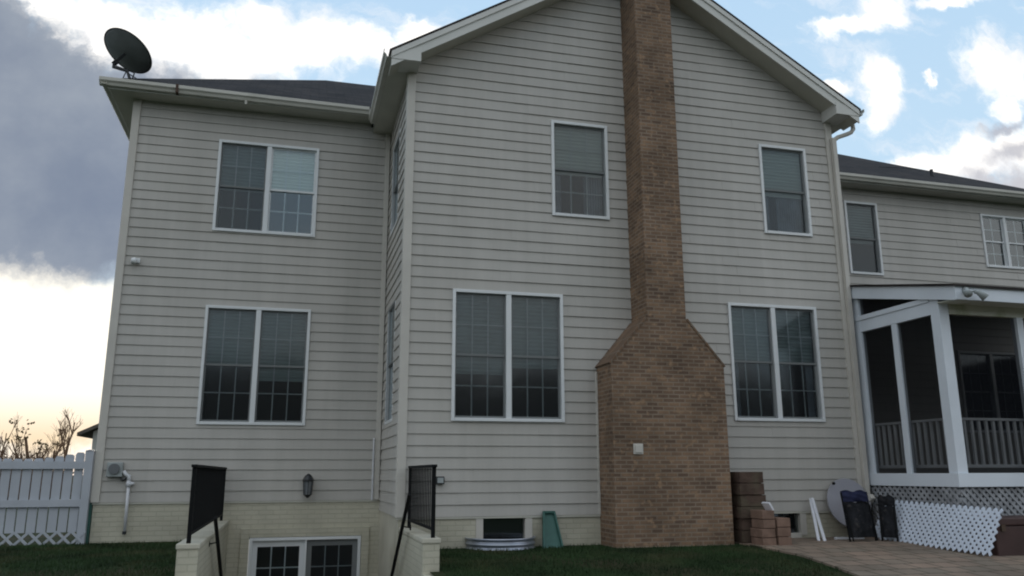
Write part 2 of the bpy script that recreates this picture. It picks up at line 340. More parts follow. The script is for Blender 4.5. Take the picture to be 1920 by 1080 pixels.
pv = tag(pm.build('patio', M['paver'], uvmode='top'), kind='structure')

# ------------------------------------------------------------------ HOUSE
HOUSE = thing('house', 'beige siding house with gabled middle block and tall brick chimney', 'house', (4.9, 14, -.96))
def TF(Y0): return lambda a, b, c: (a, Y0-b, c)          # wall facing the camera; b = out of the wall
def TS(X0): return lambda a, b, c: (X0-b, a, c)          # wall facing left
def TR_(X0): return lambda a, b, c: (X0+b, a, c)         # wall facing right
def siding(T, a0, a1, z0, z1, holes, clip=None, name='siding_wall', flip=False):
    mb = MB(); rnd = random.Random(int(a0*100)+int(z0*10)+5)
    k = 0
    while z0+k*CR < z1-1e-4:
        zb = z0+k*CR; zt = min(zb+CR, z1); k += 1
        lip = .0155+rnd.uniform(-.0015, .0015)
        cuts = sorted({zb, zt, *[h for q in holes for h in (q[2], q[3]) if zb < h < zt]})
        seams = []; s_ = a0+rnd.uniform(.6, 3.6)
        while s_ < a1: seams.append(s_); s_ += 3.66
        for c0, c1 in zip(cuts, cuts[1:]):
            L0, R0 = clip(c0) if clip else (a0, a1); L1, R1 = clip(c1) if clip else (a0, a1)
            if R0-L0 < .02: continue
            if R1 < L1: L1 = R1 = (L0+R0)/2
            iv = [(L0, R0)]
            for h in holes:
                if h[2] < c1-1e-5 and h[3] > c0+1e-5:
                    nv = []
                    for p, q in iv:
                        if h[0] > p: nv.append((p, min(q, h[0])))
                        if h[1] < q: nv.append((max(p, h[1]), q))
                    iv = [(p, q) for p, q in nv if q-p > .005]
            for p, q in iv:
                b0 = lip*(zt-c0)/CR; b1 = lip*(zt-c1)/CR
                pts = [p]+[s for s in seams if p+.1 < s < q-.1]+[q]
                for j, (u, w) in enumerate(zip(pts, pts[1:])):
                    e = .003*(j % 2)
                    u1 = max(u, L1) if u == p else u; w1 = min(w, R1) if w == q else w
                    if w1 < u1: u1 = w1 = (u1+w1)/2
                    mb.quad(T(u, b0+e, c0), T(w, b0+e, c0), T(w1, b1+e, c1), T(u1, b1+e, c1))
                    if c0 == zb:
                        mb.quad(T(u, b0+e, c0), T(u, -.004, c0), T(w, -.004, c0), T(w, b0+e, c0))
                    if e: mb.quad(T(u, 0, c0), T(u, b0+e, c0), T(u, b1+e, c1), T(u, 0, c1))
    return mb.build(name, M['siding'], HOUSE)
def flat(T, a0, a1, z0, z1, holes, material, name):
    mb = MB(); X = sorted({a0, a1, *[h for q in holes for h in q[:2]]}); Z = sorted({z0, z1, *[h for q in holes for h in q[2:]]})
    for p, q in zip(X, X[1:]):
        for r, s in zip(Z, Z[1:]):
            mx, mz = (p+q)/2, (r+s)/2
            if any(h[0] < mx < h[1] and h[2] < mz < h[3] for h in holes): continue
            mb.quad(T(p, 0, r), T(q, 0, r), T(q, 0, s), T(p, 0, s))
    return mb.build(name, material, HOUSE)
def bx(mb, T, a0, a1, b0, b1, c0, c1, mi=0):
    P = [T(a, b, c) for a in (a0, a1) for b in (b0, b1) for c in (c0, c1)]
    mb.add(P, [(0, 1, 3, 2), (4, 6, 7, 5), (0, 4, 5, 1), (2, 3, 7, 6), (0, 2, 6, 4), (1, 5, 7, 3)], mi)
CW = .044
def window(T, a0, a1, c0, c1, units, label=None, mull=.076, grid=(3, 2), door=False, sashw=.024, frame_mat='white', out=.036):
    """units: list of dicts(screen, blind, grille) left to right; outer casing size given"""
    fr = MB(); cw = CW
    bx(fr, T, a0, a0+cw, -.07, out, c0, c1); bx(fr, T, a1-cw, a1, -.07, out, c0, c1)
    bx(fr, T, a0+cw, a1-cw, -.07, out, c1-cw, c1); bx(fr, T, a0+cw, a1-cw, -.07, out+.008, c0, c0+cw)
    n = len(units); w = (a1-a0-2*cw-(n-1)*mull)/n
    for i in range(1, n):
        s = a0+cw+i*w+(i-1)*mull; bx(fr, T, s, s+mull, -.07, .030, c0+cw, c1-cw)
    win = fr.build('door_frame' if door else 'window', M[frame_mat], HOUSE, bevel=.004)
    if door: win.name = 'patio_door'
    if label: win['label'] = label
    ORG[win.name] = ORG[HOUSE.name]
    P = win
    for i, u in enumerate(units):
        l = a0+cw+i*(w+mull); r = l+w; bot = c0+cw; top = c1-cw; mid = bot+(top-bot)*.5
        parts = [(mid-.018, top, -.022), (bot, mid+.018, -.044)] if not door else [(bot, top, -.03)]
        gl = []
        for (zb, zt, b) in parts:
            sm_ = MB(); sw = sashw if not door else .075
            bx(sm_, T, l, l+sw, b-.02, b+.006, zb, zt); bx(sm_, T, r-sw, r, b-.02, b+.006, zb, zt)
            bw = sw if not door else .09
            bx(sm_, T, l+sw, r-sw, b-.02, b+.006, zb, zb+(bw*1.3)); bx(sm_, T, l+sw, r-sw, b-.02, b+.006, zt-bw, zt)
            sm_.build('sash', M['sash' if u.get('screen') else 'white'], P)
            g = MB(); g.quad(T(l+sw, b-.004, zb+bw), T(r-sw, b-.004, zb+bw), T(r-sw, b-.004, zt-bw), T(l+sw, b-.004, zt-bw))
            g.build('pane', M['glass'], P)
            gr = u.get('grille', True)
            if gr:
                q = MB(); gx, gz = u.get('grid', grid); gw = .009
                for k in range(1, gx):
                    x = l+sw+(r-l-2*sw)*k/gx; bx(q, T, x-gw, x+gw, b-.016, b-.008, zb+bw*1.3, zt-bw)
                for k in range(1, gz):
                    z = zb+(zt-zb)*k/gz; bx(q, T, l+sw, r-sw, b-.019, b-.017, z-gw, z+gw)
                q.build('grille', M['grille'], P)
        if u.get('screen'):
            h = MB(); zt = top if u['screen'] == 2 else mid
            h.quad(T(l, .004, bot), T(r, .004, bot), T(r, .004, zt), T(l, .004, zt)); h.build('screen', M['screen'], P)
        bl = u.get('blind')
        if bl:
            frac, m_ = bl; h = MB(); z = top; zl = top-(top-bot)*frac; k = 0
            while z > zl:
                z2 = max(z-.028, zl); o = .012 if k % 2 else 0
                h.quad(T(l, -.085-o, z2), T(r, -.085-o, z2), T(r, -.085-(.012-o), z), T(l, -.085-(.012-o), z)); z = z2; k += 1
            bx(h, T, l, r, -.098, -.082, zl-.02, zl)
            h.build('blind', M[m_], P)
        for (f0, f1, zfr, m_) in u.get('curtain', []):
            h = MB(); cnt = max(4, int((f1-f0)*40)); z1_ = bot+(top-bot)*zfr
            for k in range(cnt):
                u0 = l+(r-l)*(f0+(f1-f0)*k/cnt); u1 = l+(r-l)*(f0+(f1-f0)*(k+1)/cnt)
                h.quad(T(u0, -.12-.018*(k % 2), bot), T(u1, -.12-.018*((k+1) % 2), bot), T(u1, -.12-.018*((k+1) % 2), z1_), T(u0, -.12-.018*(k % 2), z1_))
            h.build('curtain', M[m_], P)
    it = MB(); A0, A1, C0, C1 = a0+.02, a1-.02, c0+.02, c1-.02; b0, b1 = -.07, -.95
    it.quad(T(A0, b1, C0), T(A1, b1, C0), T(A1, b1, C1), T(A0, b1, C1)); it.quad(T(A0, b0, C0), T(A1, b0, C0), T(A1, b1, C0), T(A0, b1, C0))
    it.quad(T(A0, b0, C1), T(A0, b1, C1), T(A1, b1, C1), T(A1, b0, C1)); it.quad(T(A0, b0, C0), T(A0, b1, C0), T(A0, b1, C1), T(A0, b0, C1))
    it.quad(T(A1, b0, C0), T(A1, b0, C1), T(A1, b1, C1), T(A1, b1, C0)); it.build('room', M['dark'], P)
    return (a0+.03, a1-.03, c0+.03, c1-.03)
TL_, TM = TF(YL), TF(YM)
B = lambda f=.5, m_='blind': (f, m_)
# recessed left block
hL = [window(TL_, -1.395, .20, 3.78, 5.33, [dict(screen=2, blind=B(.52)), dict(screen=0, blind=B(.5, 'blindw'))], 'upper twin window with a white blind half down on the right'),
      window(TL_, -1.395, .20, .73, 2.57, [dict(screen=2, blind=B(.5)), dict(screen=2, blind=B(.62))], 'lower twin window of the recessed left block')]
siding(TL_, -2.62, 1.398, -.40, 5.95, hL)
# gabled middle block
AX, AZ, RS = 4.92, 8.216, .612
def rake(x): return AZ-RS*abs(x-AX)
def gclip(z):
    if z <= 5.70: return (1.48, 8.36)
    lim = (AZ-.20-z)/RS; return (max(1.48, AX-lim), min(8.36, AX+lim))
hM = [window(TM, 2.075, 3.69, .69, 2.52, [dict(screen=2, blind=B(.64)), dict(screen=2, blind=B(.58))], 'tall twin window left of the chimney'),
      window(TM, 6.345, 7.89, .75, 2.54, [dict(screen=2, blind=B(.47), curtain=[(0, .22, 1, 'curtain')]), dict(screen=2, blind=B(.5), curtain=[(.8, 1, 1, 'curtain')])], 'tall twin window right of the chimney'),
      window(TM, 3.55, 4.455, 3.71, 5.225, [dict(screen=2, blind=B(.53, 'blindw'), curtain=[(0, .18, .5, 'curtain'), (.62, 1, .5, 'curtain')])], 'single upper window left of the chimney with its shade half down'),
      window(TM, 7.08, 7.945, 3.70, 5.21, [dict(screen=2, grille=False, blind=B(.55, 'blindw'), curtain=[(.0, .2, .5, 'curtain'), (.38, .95, .5, 'curtain')])], 'single upper window right of the chimney with grey curtains')]
siding(TM, 1.48, 8.36, -.56, 8.1, hM+[(4.80, 5.35, 2.1, 9), (4.23, 5.88, -1, 1.3)], gclip)
# return wall between the two
hS = [window(TS(1.40), 11.95, 12.92, .73, 2.57, [dict(screen=2, blind=B(.5))], 'lower window in the narrow side wall', out=.008),
      window(TS(1.40), 12.0, 12.92, 3.76, 5.30, [dict(screen=2, blind=B(.5))], 'upper window in the narrow side wall', out=.008)]
siding(TS(1.40), 11.0, 13.32, -.56, 5.76, hS)
# right block above and behind the porch
hW = [window(TL_, 10.40, 11.16, 3.79, 5.29, [dict(screen=2, grille=False, blind=B(.55))], 'single upper window just right of the gabled block'),
      window(TL_, 13.70, 14.92, 4.13, 5.28, [dict(), dict()], 'small twin upper window with white grilles at far right', grid=(2, 2)),
      window(TL_, 12.7, 14.3, .75, 2.35, [dict(screen=2), dict(screen=2)], 'dark twin window on the back wall of the porch')]
siding(TL_, 8.50, 15.2, -.56, 5.62, hW)
siding(TR_(8.44), 11.0, 13.3, -.56, 5.76, [])
siding(TR_(15.2), 13.3, 19.2, -.56, 5.62, [])
siding(TS(-2.70), 13.3, 19.2, -.40, 5.95, [])
bk = MB(); bk.quad((-2.70, 19.2, -1), (15.2, 19.2, -1), (15.2, 19.2, 5.6), (-2.7, 19.2, 5.6)); bk.build('siding_wall', M['siding'], HOUSE)
# corner boards
for (x0, x1, y0, y1, z0, z1) in ((-2.735, -2.62, 13.262, 13.32, -.40, 5.95), (1.362, 1.48, 10.962, 11.10, -.56, 5.75), (8.36, 8.478, 10.962, 11.10, -.56, 5.75),
                                 (1.30, 1.375, 13.255, 13.30, -.40, 5.9), (15.1, 15.238, 13.262, 13.4, -.56, 5.6), (4.165, 4.19, 10.966, 10.999, -.56, 1.42)):
    c = MB(); c.box(x0, x1, y0, y1, z0, z1); c.build('corner_board', M['trim'], HOUSE, bevel=.004)
# foundations
dh = (-.60, 1.20, -3.0, -.84)
flat(TL_, -2.70, 1.40, -3.05, -.40, [dh], M['found'], 'foundation_wall')
flat(TM, 1.40, 8.44, -1.3, -.56, [(2.53, 3.11, -.90, -.575), (6.75, 7.33, -.90, -.575)], M['found'], 'foundation_wall')
flat(TS(1.40), 11.0, 13.3, -3.05, -.56, [], M['stucco'], 'foundation_wall')
flat(TL_, 8.44, 15.2, -1.3, -.56, [], M['found'], 'foundation_wall')
flat(TS(-2.70), 13.3, 19.2, -1.3, -.40, [], M['found'], 'foundation_wall')
# starter strip: small ledge under the siding
for (x0, x1, y, z) in ((-2.72, 1.36, YL, -.405), (1.37, 4.19, YM, -.565), (5.91, 8.46, YM, -.565)):
    s = MB(); s.box(x0, x1, y-.02, y-.001, z-.022, z); s.build('ledge', M['soffit'], HOUSE)
# basement patio door
dt = MB(); bx(dt, TL_, -.645, -.52, -.05, .03, -3.0, -.80); bx(dt, TL_, 1.13, 1.25, -.05, .03, -3.0, -.80); bx(dt, TL_, -.52, 1.13, -.05, .03, -.93, -.80)
dt.build('door_casing', M['found'], HOUSE, bevel=.005)
window(TL_, -.515, 1.125, -3.0, -.935, [dict(grid=(3, 5)), dict(grid=(3, 5), screen=2)], 'sliding patio door at the foot of the stairwell', door=True, mull=.03)
# basement windows
for x0, lab in ((2.53, 'basement window behind the metal window well'), (6.75, 'basement window behind the reddish blocks')):
    w = MB(); T = TM
    bx(w, T, x0-.10, x0-.0, -.12, .012, -.90, -.585); bx(w, T, x0+.58, x0+.68, -.12, .012, -.90, -.585); bx(w, T, x0, x0+.58, -.12, .012, -.94, -.87)
    wo_ = w.build('window', M['trim'], HOUSE, bevel=.004); wo_['label'] = lab; ORG[wo_.name] = ORG[HOUSE.name]
    g = MB(); g.quad(T(x0, -.06, -.87), T(x0+.58, -.06, -.87), T(x0+.58, -.06, -.575), T(x0, -.06, -.575)); g.build('pane', M['glass'], wo_)
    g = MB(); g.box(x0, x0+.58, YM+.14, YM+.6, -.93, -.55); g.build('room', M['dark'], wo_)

# ---- roofs
def slab(poly3, th=.035):
    mb = MB(); n = len(poly3); mb.add(poly3+[(x, y, z-th) for x, y, z in poly3], [tuple(range(n)), tuple(range(2*n-1, n-1, -1))]+[(i, i+n, (i+1) % n+n, (i+1) % n) for i in range(n)]); return mb
YR0, YR1 = 10.60, 18.5
ex0, ex1 = 1.08, 8.76
r = MB()
for sgn, xe in ((-1, ex0-.03), (1, ex1+.03)):
    P = [(xe, YR0-.02, rake(xe)), (AX, YR0-.02, AZ), (AX, YR1, AZ), (xe, YR1, rake(xe))]
    r.add(P+[(x, y, z-.035) for x, y, z in P], [(0, 1, 2, 3), (7, 6, 5, 4), (0, 4, 5, 1), (1, 5, 6, 2), (2, 6, 7, 3), (3, 7, 4, 0)])
ro = r.build('roof', M['shingle'], HOUSE, uvmode='roofx'); ro['label'] = 'gable roof over the middle block'
# rake boards and rake soffit
f_ = MB(); s_ = MB()
for sgn in (-1, 1):
    xo = ex0 if sgn < 0 else ex1
    def rk(x, d): return rake(x)-d
    # main fascia
    f_ = MB(); s_ = MB(); f_.prism([(xo, rk(xo, .036)), (AX, rk(AX, .036)), (AX, rk(AX, .26)), (xo, rk(xo, .26))], lambda u, v, t: (u, t, v), YR0+.005, YR0+.03)
    f_.prism([(xo, rk(xo, .037)), (AX, rk(AX, .037)), (AX, rk(AX, .125)), (xo, rk(xo, .125))], lambda u, v, t: (u, t, v), YR0-.015, YR0+.004)
    s_.prism([(xo, rk(xo, .205)), (AX, rk(AX, .205)), (AX, rk(AX, .225)), (xo, rk(xo, .225))], lambda u, v, t: (u, t, v), YR0+.031, YM+.02)
    f_.build('fascia', M['fascia'], HOUSE); s_.build('soffit', M['soffit'], HOUSE)
# boxed eave returns
for x0, x1, xe in ((1.08, 1.50, 1.08), (8.33, 8.76, 8.76)):
    b_ = MB(); inner = x1 if xe == x0 else x0
    zi = rake(inner)-.19; ze = rake(xe)-.04
    b_.prism([(xe, 5.72), (inner, 5.72), (inner, zi), (xe, max(ze, 5.73))], lambda u, v, t: (u, t, v), YR0-.003, YM-.001)
    b_.build('eave_return', M['fascia'], HOUSE, bevel=.003)
so_ = MB(); so_.box(1.08, 1.40, YM, YL+.4, 5.72, 5.745); so_.build('soffit', M['soffit'], HOUSE)
so_ = MB(); so_.box(8.44, 8.76, YM, YL+.4, 5.72, 5.745); so_.build('soffit', M['soffit'], HOUSE)
def gutter(p, q, out, name='gutter', h=.115, w=.11):
    """K-profile trough from p to q, top-back edge on the line, out = unit vector away from the fascia"""
    p, q, out = Vector(p), Vector(q), Vector(out); mb = MB()
    prof = [(0, 0), (.004, 0), (.004, -h+.004), (w*.55, -h+.004), (w*.72, -h*.62), (w*.97, -h*.42), (w*.97, -.012), (w*.90, -.012), (w*.90, 0), (w, 0), (w, -h*.45), (w*.75, -h*.66), (w*.6, -h), (0, -h)]
    mb.prism(prof, lambda u, v, t: tuple((p if t == 0 else q)+out*u+Vector((0, 0, v))), 0, 1)
    return mb.build(name, M['gutter'], HOUSE)
gutter((1.08, YR0, 5.85), (1.08, YL-.35, 5.85), (-1, 0, 0)); gutter((8.76, YR0, 5.86), (8.76, YL-.35, 5.86), (1, 0, 0))
fb_ = MB(); fb_.box(1.08, 1.095, YR0+.03, YL, 5.74, 5.84); fb_.build('fascia', M['fascia'], HOUSE)
fb_ = MB(); fb_.box(8.745, 8.76, YR0+.03, YL, 5.74, 5.83); fb_.build('fascia', M['fascia'], HOUSE)
# left block hip roof
EZ, EY, RY = 6.03, 12.93, 16.3
def hip(pL, pR, ez, ey, s, lefthip, righthip, ry=RY, by=19.6):
    rz = ez+s*(ry-ey); rl = pL+(ry-ey if lefthip else 0); rr = pR-(ry-ey if righthip else 0); mb = MB()
    V = [(pL, ey, ez), (pR, ey, ez), (rr, ry, rz), (rl, ry, rz), (pR, by, ez), (pL, by, ez)]
    mb.add(V, [(0, 1, 2, 3), (1, 4, 2), (4, 5, 3, 2), (5, 0, 3)])
    mb.add([(x, y, z-.04) for x, y, z in V], [(3, 2, 1, 0), (2, 4, 1), (2, 3, 5, 4), (3, 0, 5)])
    for i, j in ((0, 1), (1, 4), (4, 5), (5, 0)): mb.quad(V[i], V[j], (*V[j][:2], V[j][2]-.04), (*V[i][:2], V[i][2]-.04))
    return mb.build('roof', M['shingle'], HOUSE, uvmode='roofx')
hip(-3.07, 5.0, EZ, EY, .612, True, False)['label'] = 'hip roof of the left block'
hip(5.0, 15.62, 5.72, EY, .60, False, True)['label'] = 'dark hip roof of the right block'
for q in ((-3.06, 1.08, EY+.02, EY+.04, 5.87, 6.0), (-3.06, -3.04, EY+.04, 19.5, 5.87, 6.0), (8.76, 15.6, EY+.02, EY+.04, 5.56, 5.685), (15.58, 15.6, EY+.04, 19.5, 5.56, 5.685)):
    f_ = MB(); f_.box(*q); f_.build('fascia', M['fascia'], HOUSE)
for q in ((-3.04, 1.45, EY+.04, YL+.01, 5.88, 5.90), (-3.04, -2.69, YL+.01, 19.5, 5.88, 5.90), (8.44, 15.58, EY+.04, YL+.01, 5.57, 5.59), (15.19, 15.58, YL+.01, 19.5, 5.57, 5.59)):
    s_ = MB(); s_.box(*q); s_.build('soffit', M['soffit'], HOUSE)
gutter((-3.17, EY+.02, 6.01), (.97, EY+.02, 5.985), (0, -1, 0)); gutter((-3.06, EY-.08, 6.01), (-3.06, 19.5, 6.01), (-1, 0, 0)); gutter((8.75, EY+.02, 5.70), (15.7, EY+.02, 5.68), (0, -1, 0))
g = MB(); g.box(-2.06, -2.02, EY-.097, EY+.02, 5.875, 6.012); g.build('gutter_joint', M['blockd'], HOUSE)
g = MB(); g.tube([(-1.0, EY-.03, 5.88), (-1.0, EY-.03, 5.82)], .022); g.build('gutter_outlet', M['gutter'], HOUSE)
# downspout at the right corner of the gabled block
d = MB(); d.tube([(8.81, 10.88, 5.78), (8.84, 10.88, 5.69), (8.845, 10.88, 5.62), (8.80, 10.885, 5.56), (8.72, 10.89, 5.52), (8.55, 10.91, 5.455), (8.465, 10.92, 5.39)], .036, 12); d.box(8.425, 8.50, 10.885, 10.955, -.35, 5.43)
d.obox((8.46, 10.86, -.40), (.038, 0, 0), (0, .06, -.05), (0, .028, .03)); d.build('downspout', M['trim'], HOUSE, bevel=.006)
# thin conduit in the inner corner of the left block
d = MB(); d.tube([(1.27, 13.24, .55), (1.27, 13.24, -.40)], .014, 8); d.build('conduit', M['pvc'], HOUSE)
# chimney
ch = MB(); Yc = 10.44
prof = [(4.19, -1.2), (5.91, -1.2), (5.91, 1.47), (5.355, 2.13), (5.355, 9.7), (4.755, 9.7), (4.755, 2.13), (4.19, 1.47)]
ch.prism(prof, lambda u, v, t: (u, t, v), Yc, YM+.02)
cho = ch.build('chimney', M['brick'], HOUSE); cho['label'] = 'tall brown brick chimney with sloped shoulders'; ORG[cho.name] = ORG[HOUSE.name]
for (xa, za, xb, zb) in ((4.185, 1.462, 4.755, 2.127), (5.915, 1.462, 5.355, 2.127)):
    c = MB(); n_ = Vector((-(zb-za), 0, xb-xa)).normalized(); n_ = n_ if n_.z > 0 else -n_
    mid = Vector(((xa+xb)/2, (Yc+YM)/2-.006, (za+zb)/2))+n_*.016; hd = Vector(((xb-xa)/2, 0, (zb-za)/2))
    c.obox(mid, hd, (0, (YM-Yc)/2+.004, 0), n_*.016); c.build('shoulder_cap', M['brick2'], cho, bevel=.004)
c = MB(); c.box(4.70, 5.41, Yc-.05, YM+.05, 9.7, 9.82); c.build('chimney_cap', M['concrete'], cho)
c = MB(); c.box(4.475, 4.615, Yc-.02, Yc-.001, .245, .385); c.box(4.495, 4.595, Yc-.035, Yc-.02, .265, .365); c.build('vent_cover', M['trim'], cho, bevel=.004)
# roof vent pipe with a sagging wire
vp = MB(); vp.tube([(13.15, 13.85, 6.15), (13.15, 13.85, 6.42)], .035, 10); vp.tube([(13.15, 13.85, 6.38), (12.7, 13.9, 6.42), (12.1, 14.2, 6.52)], .007, 6)
vp.tube([(13.15, 13.85, 6.24), (13.15, 13.85, 6.27)], .055, 10); vp.build('roof_vent', M['dishb'], HOUSE)

# ------------------------------------------------------------------ fixtures on the walls
t = thing('wall_lantern', 'black lantern lamp on the siding above the stairwell door', 'lamp', (.29, YL-.03, -.2))
c = MB(); c.tube([(.29, YL-.02, -.13), (.29, YL-.045, -.13)], .05, 12); c.tube([(.29, YL-.03, -.13), (.29, YL-.11, -.06), (.29, YL-.14, -.05)], .012, 8); c.build('bracket', M['lamp'], t)
c = MB(); c.tube([(.29, YL-.14, .0), (.29, YL-.14, -.03), (.29, YL-.14, -.09), (.29, YL-.14, -.115)], [.012, .05, .085, .085], 8); c.build('cap', M['lamp'], t, smooth=False)
c = MB(); c.tube([(.29, YL-.14, -.115), (.29, YL-.14, -.31)], [.07, .055], 8); c.build('glass_shade', M['lampglass'], t)
c = MB()
for k in range(8):
    a = 2*math.pi*k/8; c.tube([(.29+.074*math.cos(a), YL-.14+.074*math.sin(a), -.115), (.29+.058*math.cos(a), YL-.14+.058*math.sin(a), -.315)], .006, 4)
c.tube([(.29, YL-.14, -.31), (.29, YL-.14, -.33), (.29, YL-.14, -.36)], [.062, .045, .012], 8); c.build('cage', M['lamp'], t)
t = thing('motion_sensor', 'small white sensor near the left corner of the house', 'sensor', (-2.46, YL-.02, 3.18))
c = MB(); c.box(-2.53, -2.40, YL-.05, YL-.018, 3.17, 3.25); c.build('base_plate', M['white'], t, bevel=.006)
c = MB(); c.tube([(-2.465, YL-.05, 3.21), (-2.465, YL-.12, 3.19), (-2.465, YL-.16, 3.165)], [.03, .05, .035], 10); c.build('sensor_head', M['white'], t, smooth=True)
t = thing('utility_box', 'grey meter box low on the left corner siding', 'utility box', (-2.44, YL-.02, -.06))
c = MB(); c.box(-2.555, -2.34, YL-.10, YL-.018, -.04, .17); c.build('housing', M['box'], t, bevel=.012)
c = MB(); c.tube([(-2.45, YL-.10, .075), (-2.45, YL-.135, .075)], .075, 16); c.build('dial_cover', M['lampglass'], t)
c = MB(); c.tube([(-2.37, YL-.06, -.04), (-2.33, YL-.06, -.09), (-2.28, YL-.06, -.06)], .016, 8); c.build('elbow', M['dishb'], t)
t = thing('drain_pipe', 'white pipe with a fitting running down to the foundation beside the meter box', 'pipe', (-2.25, YL-.05, -.82))
c = MB(); c.tube([(-2.245, YL-.065, -.10), (-2.235, YL-.065, -.82)], .022, 12); c.build('pipe', M['pvc'], t, smooth=True)
c = MB(); c.tube([(-2.33, YL-.065, .045), (-2.30, YL-.065, .0), (-2.25, YL-.065, -.03), (-2.245, YL-.065, -.12)], .028, 10); c.tube([(-2.245, YL-.065, -.10), (-2.245, YL-.065, -.18)], .034, 12)
c.tube([(-2.245, YL-.065, -.135), (-2.17, YL-.065, -.135)], .024, 10); c.build('fitting', M['pvc'], t, smooth=True)
c = MB(); c.tube([(-2.24, YL-.065, -.80), (-2.24, YL-.065, -.845)], .027, 10); c.build('rubber_end', M['dishb'], t)
t = thing('outlet_box', 'small dark outlet cover on the siding behind the right stair railing', 'outlet', (1.93, YM-.02, -.12))
c = MB(); c.box(1.88, 1.99, YM-.07, YM-.018, -.14, -.04); c.build('cover', M['dishb'], t, bevel=.008)
c = MB(); c.box(1.895, 1.975, YM-.078, YM-.07, -.125, -.055); c.build('lid', M['box'], t)

# ------------------------------------------------------------------ satellite dish
t = thing('satellite_dish', 'dark grey satellite dish on the roof corner', 'satellite dish', (-2.80, 13.05, 6.08))
vd = Vector((-2.88, 13.1, 6.64)).normalized(); vr = vd.cross(Vector((0, 0, 1))).normalized(); vu = vr.cross(vd)
mj = (vr*.80-vu*.60).normalized(); mn = (vr*.60+vu*.80).normalized()
nrm = (vd*.62+mn*.785).normalized(); ma = mj; mi_ = nrm.cross(ma).normalized()
C0 = Vector((-2.865, 13.12, 6.62)); rr = .405
c = MB(); V = []; F = []; nr, ns = 10, 48
for side in (0, 1):
    for i in range(nr+1):
        for k in range(ns):
            q = i/nr; a = 2*math.pi*k/ns
            V.append(C0+(ma*math.cos(a)+mi_*math.sin(a))*rr*q+nrm*(.075*q*q-.075+side*.012))
for side in (0, 1):
    o_ = side*(nr+1)*ns
    for i in range(nr):
        for k in range(ns):
            F.append((o_+i*ns+k, o_+i*ns+(k+1) % ns, o_+(i+1)*ns+(k+1) % ns, o_+(i+1)*ns+k))
for k in range(ns): F.append((nr*ns+k, nr*ns+(k+1) % ns, (2*nr+1)*ns+(k+1) % ns, (2*nr+1)*ns+k))
c.add(V, F); c.build('reflector', M['dishm'], t, smooth=True)
c = MB(); c.tube([C0+(ma*math.cos(2*math.pi*k/48)+mi_*math.sin(2*math.pi*k/48))*rr for k in range(49)], .009, 6, caps=False); c.build('rim', M['dishb'], t, smooth=True)
hub = C0-nrm*.09; low = C0-mn*.22-nrm*.10
c = MB(); c.obox((hub+low)/2, (hub-low)/2, ma*.022, nrm*.012); c.obox(low+mn*.03, ma*.04, mn*.03, nrm*.02); c.tube([low, low+Vector((.0, -.03, -.07)), Vector((-2.83, 13.05, 6.24)), Vector((-2.78, 13.05, 6.11))], .024, 10)
c.build('mounting_arm', M['dishb'], t)
c = MB(); c.tube([low+ma*.05, Vector((-2.72, 13.04, 6.22)), Vector((-2.74, 13.04, 6.12))], .013, 8); c.tube([Vector((-2.9, 13.1, 6.10)), Vector((-2.84, 13.06, 6.26))], .009, 6); c.tube([Vector((-2.66, 13.2, 6.17)), Vector((-2.8, 13.06, 6.2))], .009, 6)
c.build('strut', M['dishb'], t)
c = MB(); c.obox((-2.78, 13.09, 6.115), (.10, 0, 0), (0, .09, .055), (0, -.005, .008)); c.build('foot_plate', M['dishb'], t)

# ------------------------------------------------------------------ stairwell
c = MB()
for k in range(11):
    y0 = 8.3+k*.25; z = -1.25-.175*k; c.box(-.84, 1.42, y0, y0+.251 if k < 10 else 13.3, -3.4, z-.0005*k)
st = c.build('stairs', M['concrete']); tag(st, 'concrete stairs going down to the basement patio door', 'stairs')
for (x0, x1, y1, lab) in ((-1.03, -.83, 13.29, 'cream painted brick wall on the left of the stairwell'), (1.42, 1.60, 10.99, 'cream painted brick wall on the right of the stairwell')):
    t = thing('retaining_wall', lab, 'low wall', ((x0+x1)/2, 9.0, -1.0), 'walls along the stairwell')
    c = MB(); c.box(x0, x1, 9.02, y1, -3.2, -.73); c.box(x0, x1, 8.28, 9.02, -3.2, -1.045); c.build('brick_wall', M['found'], t)
    c = MB(); c.box(x0-.012, x1+.012, 9.005, y1-.002, -.73, -.675); c.build('coping', M['stucco'], t, bevel=.012)
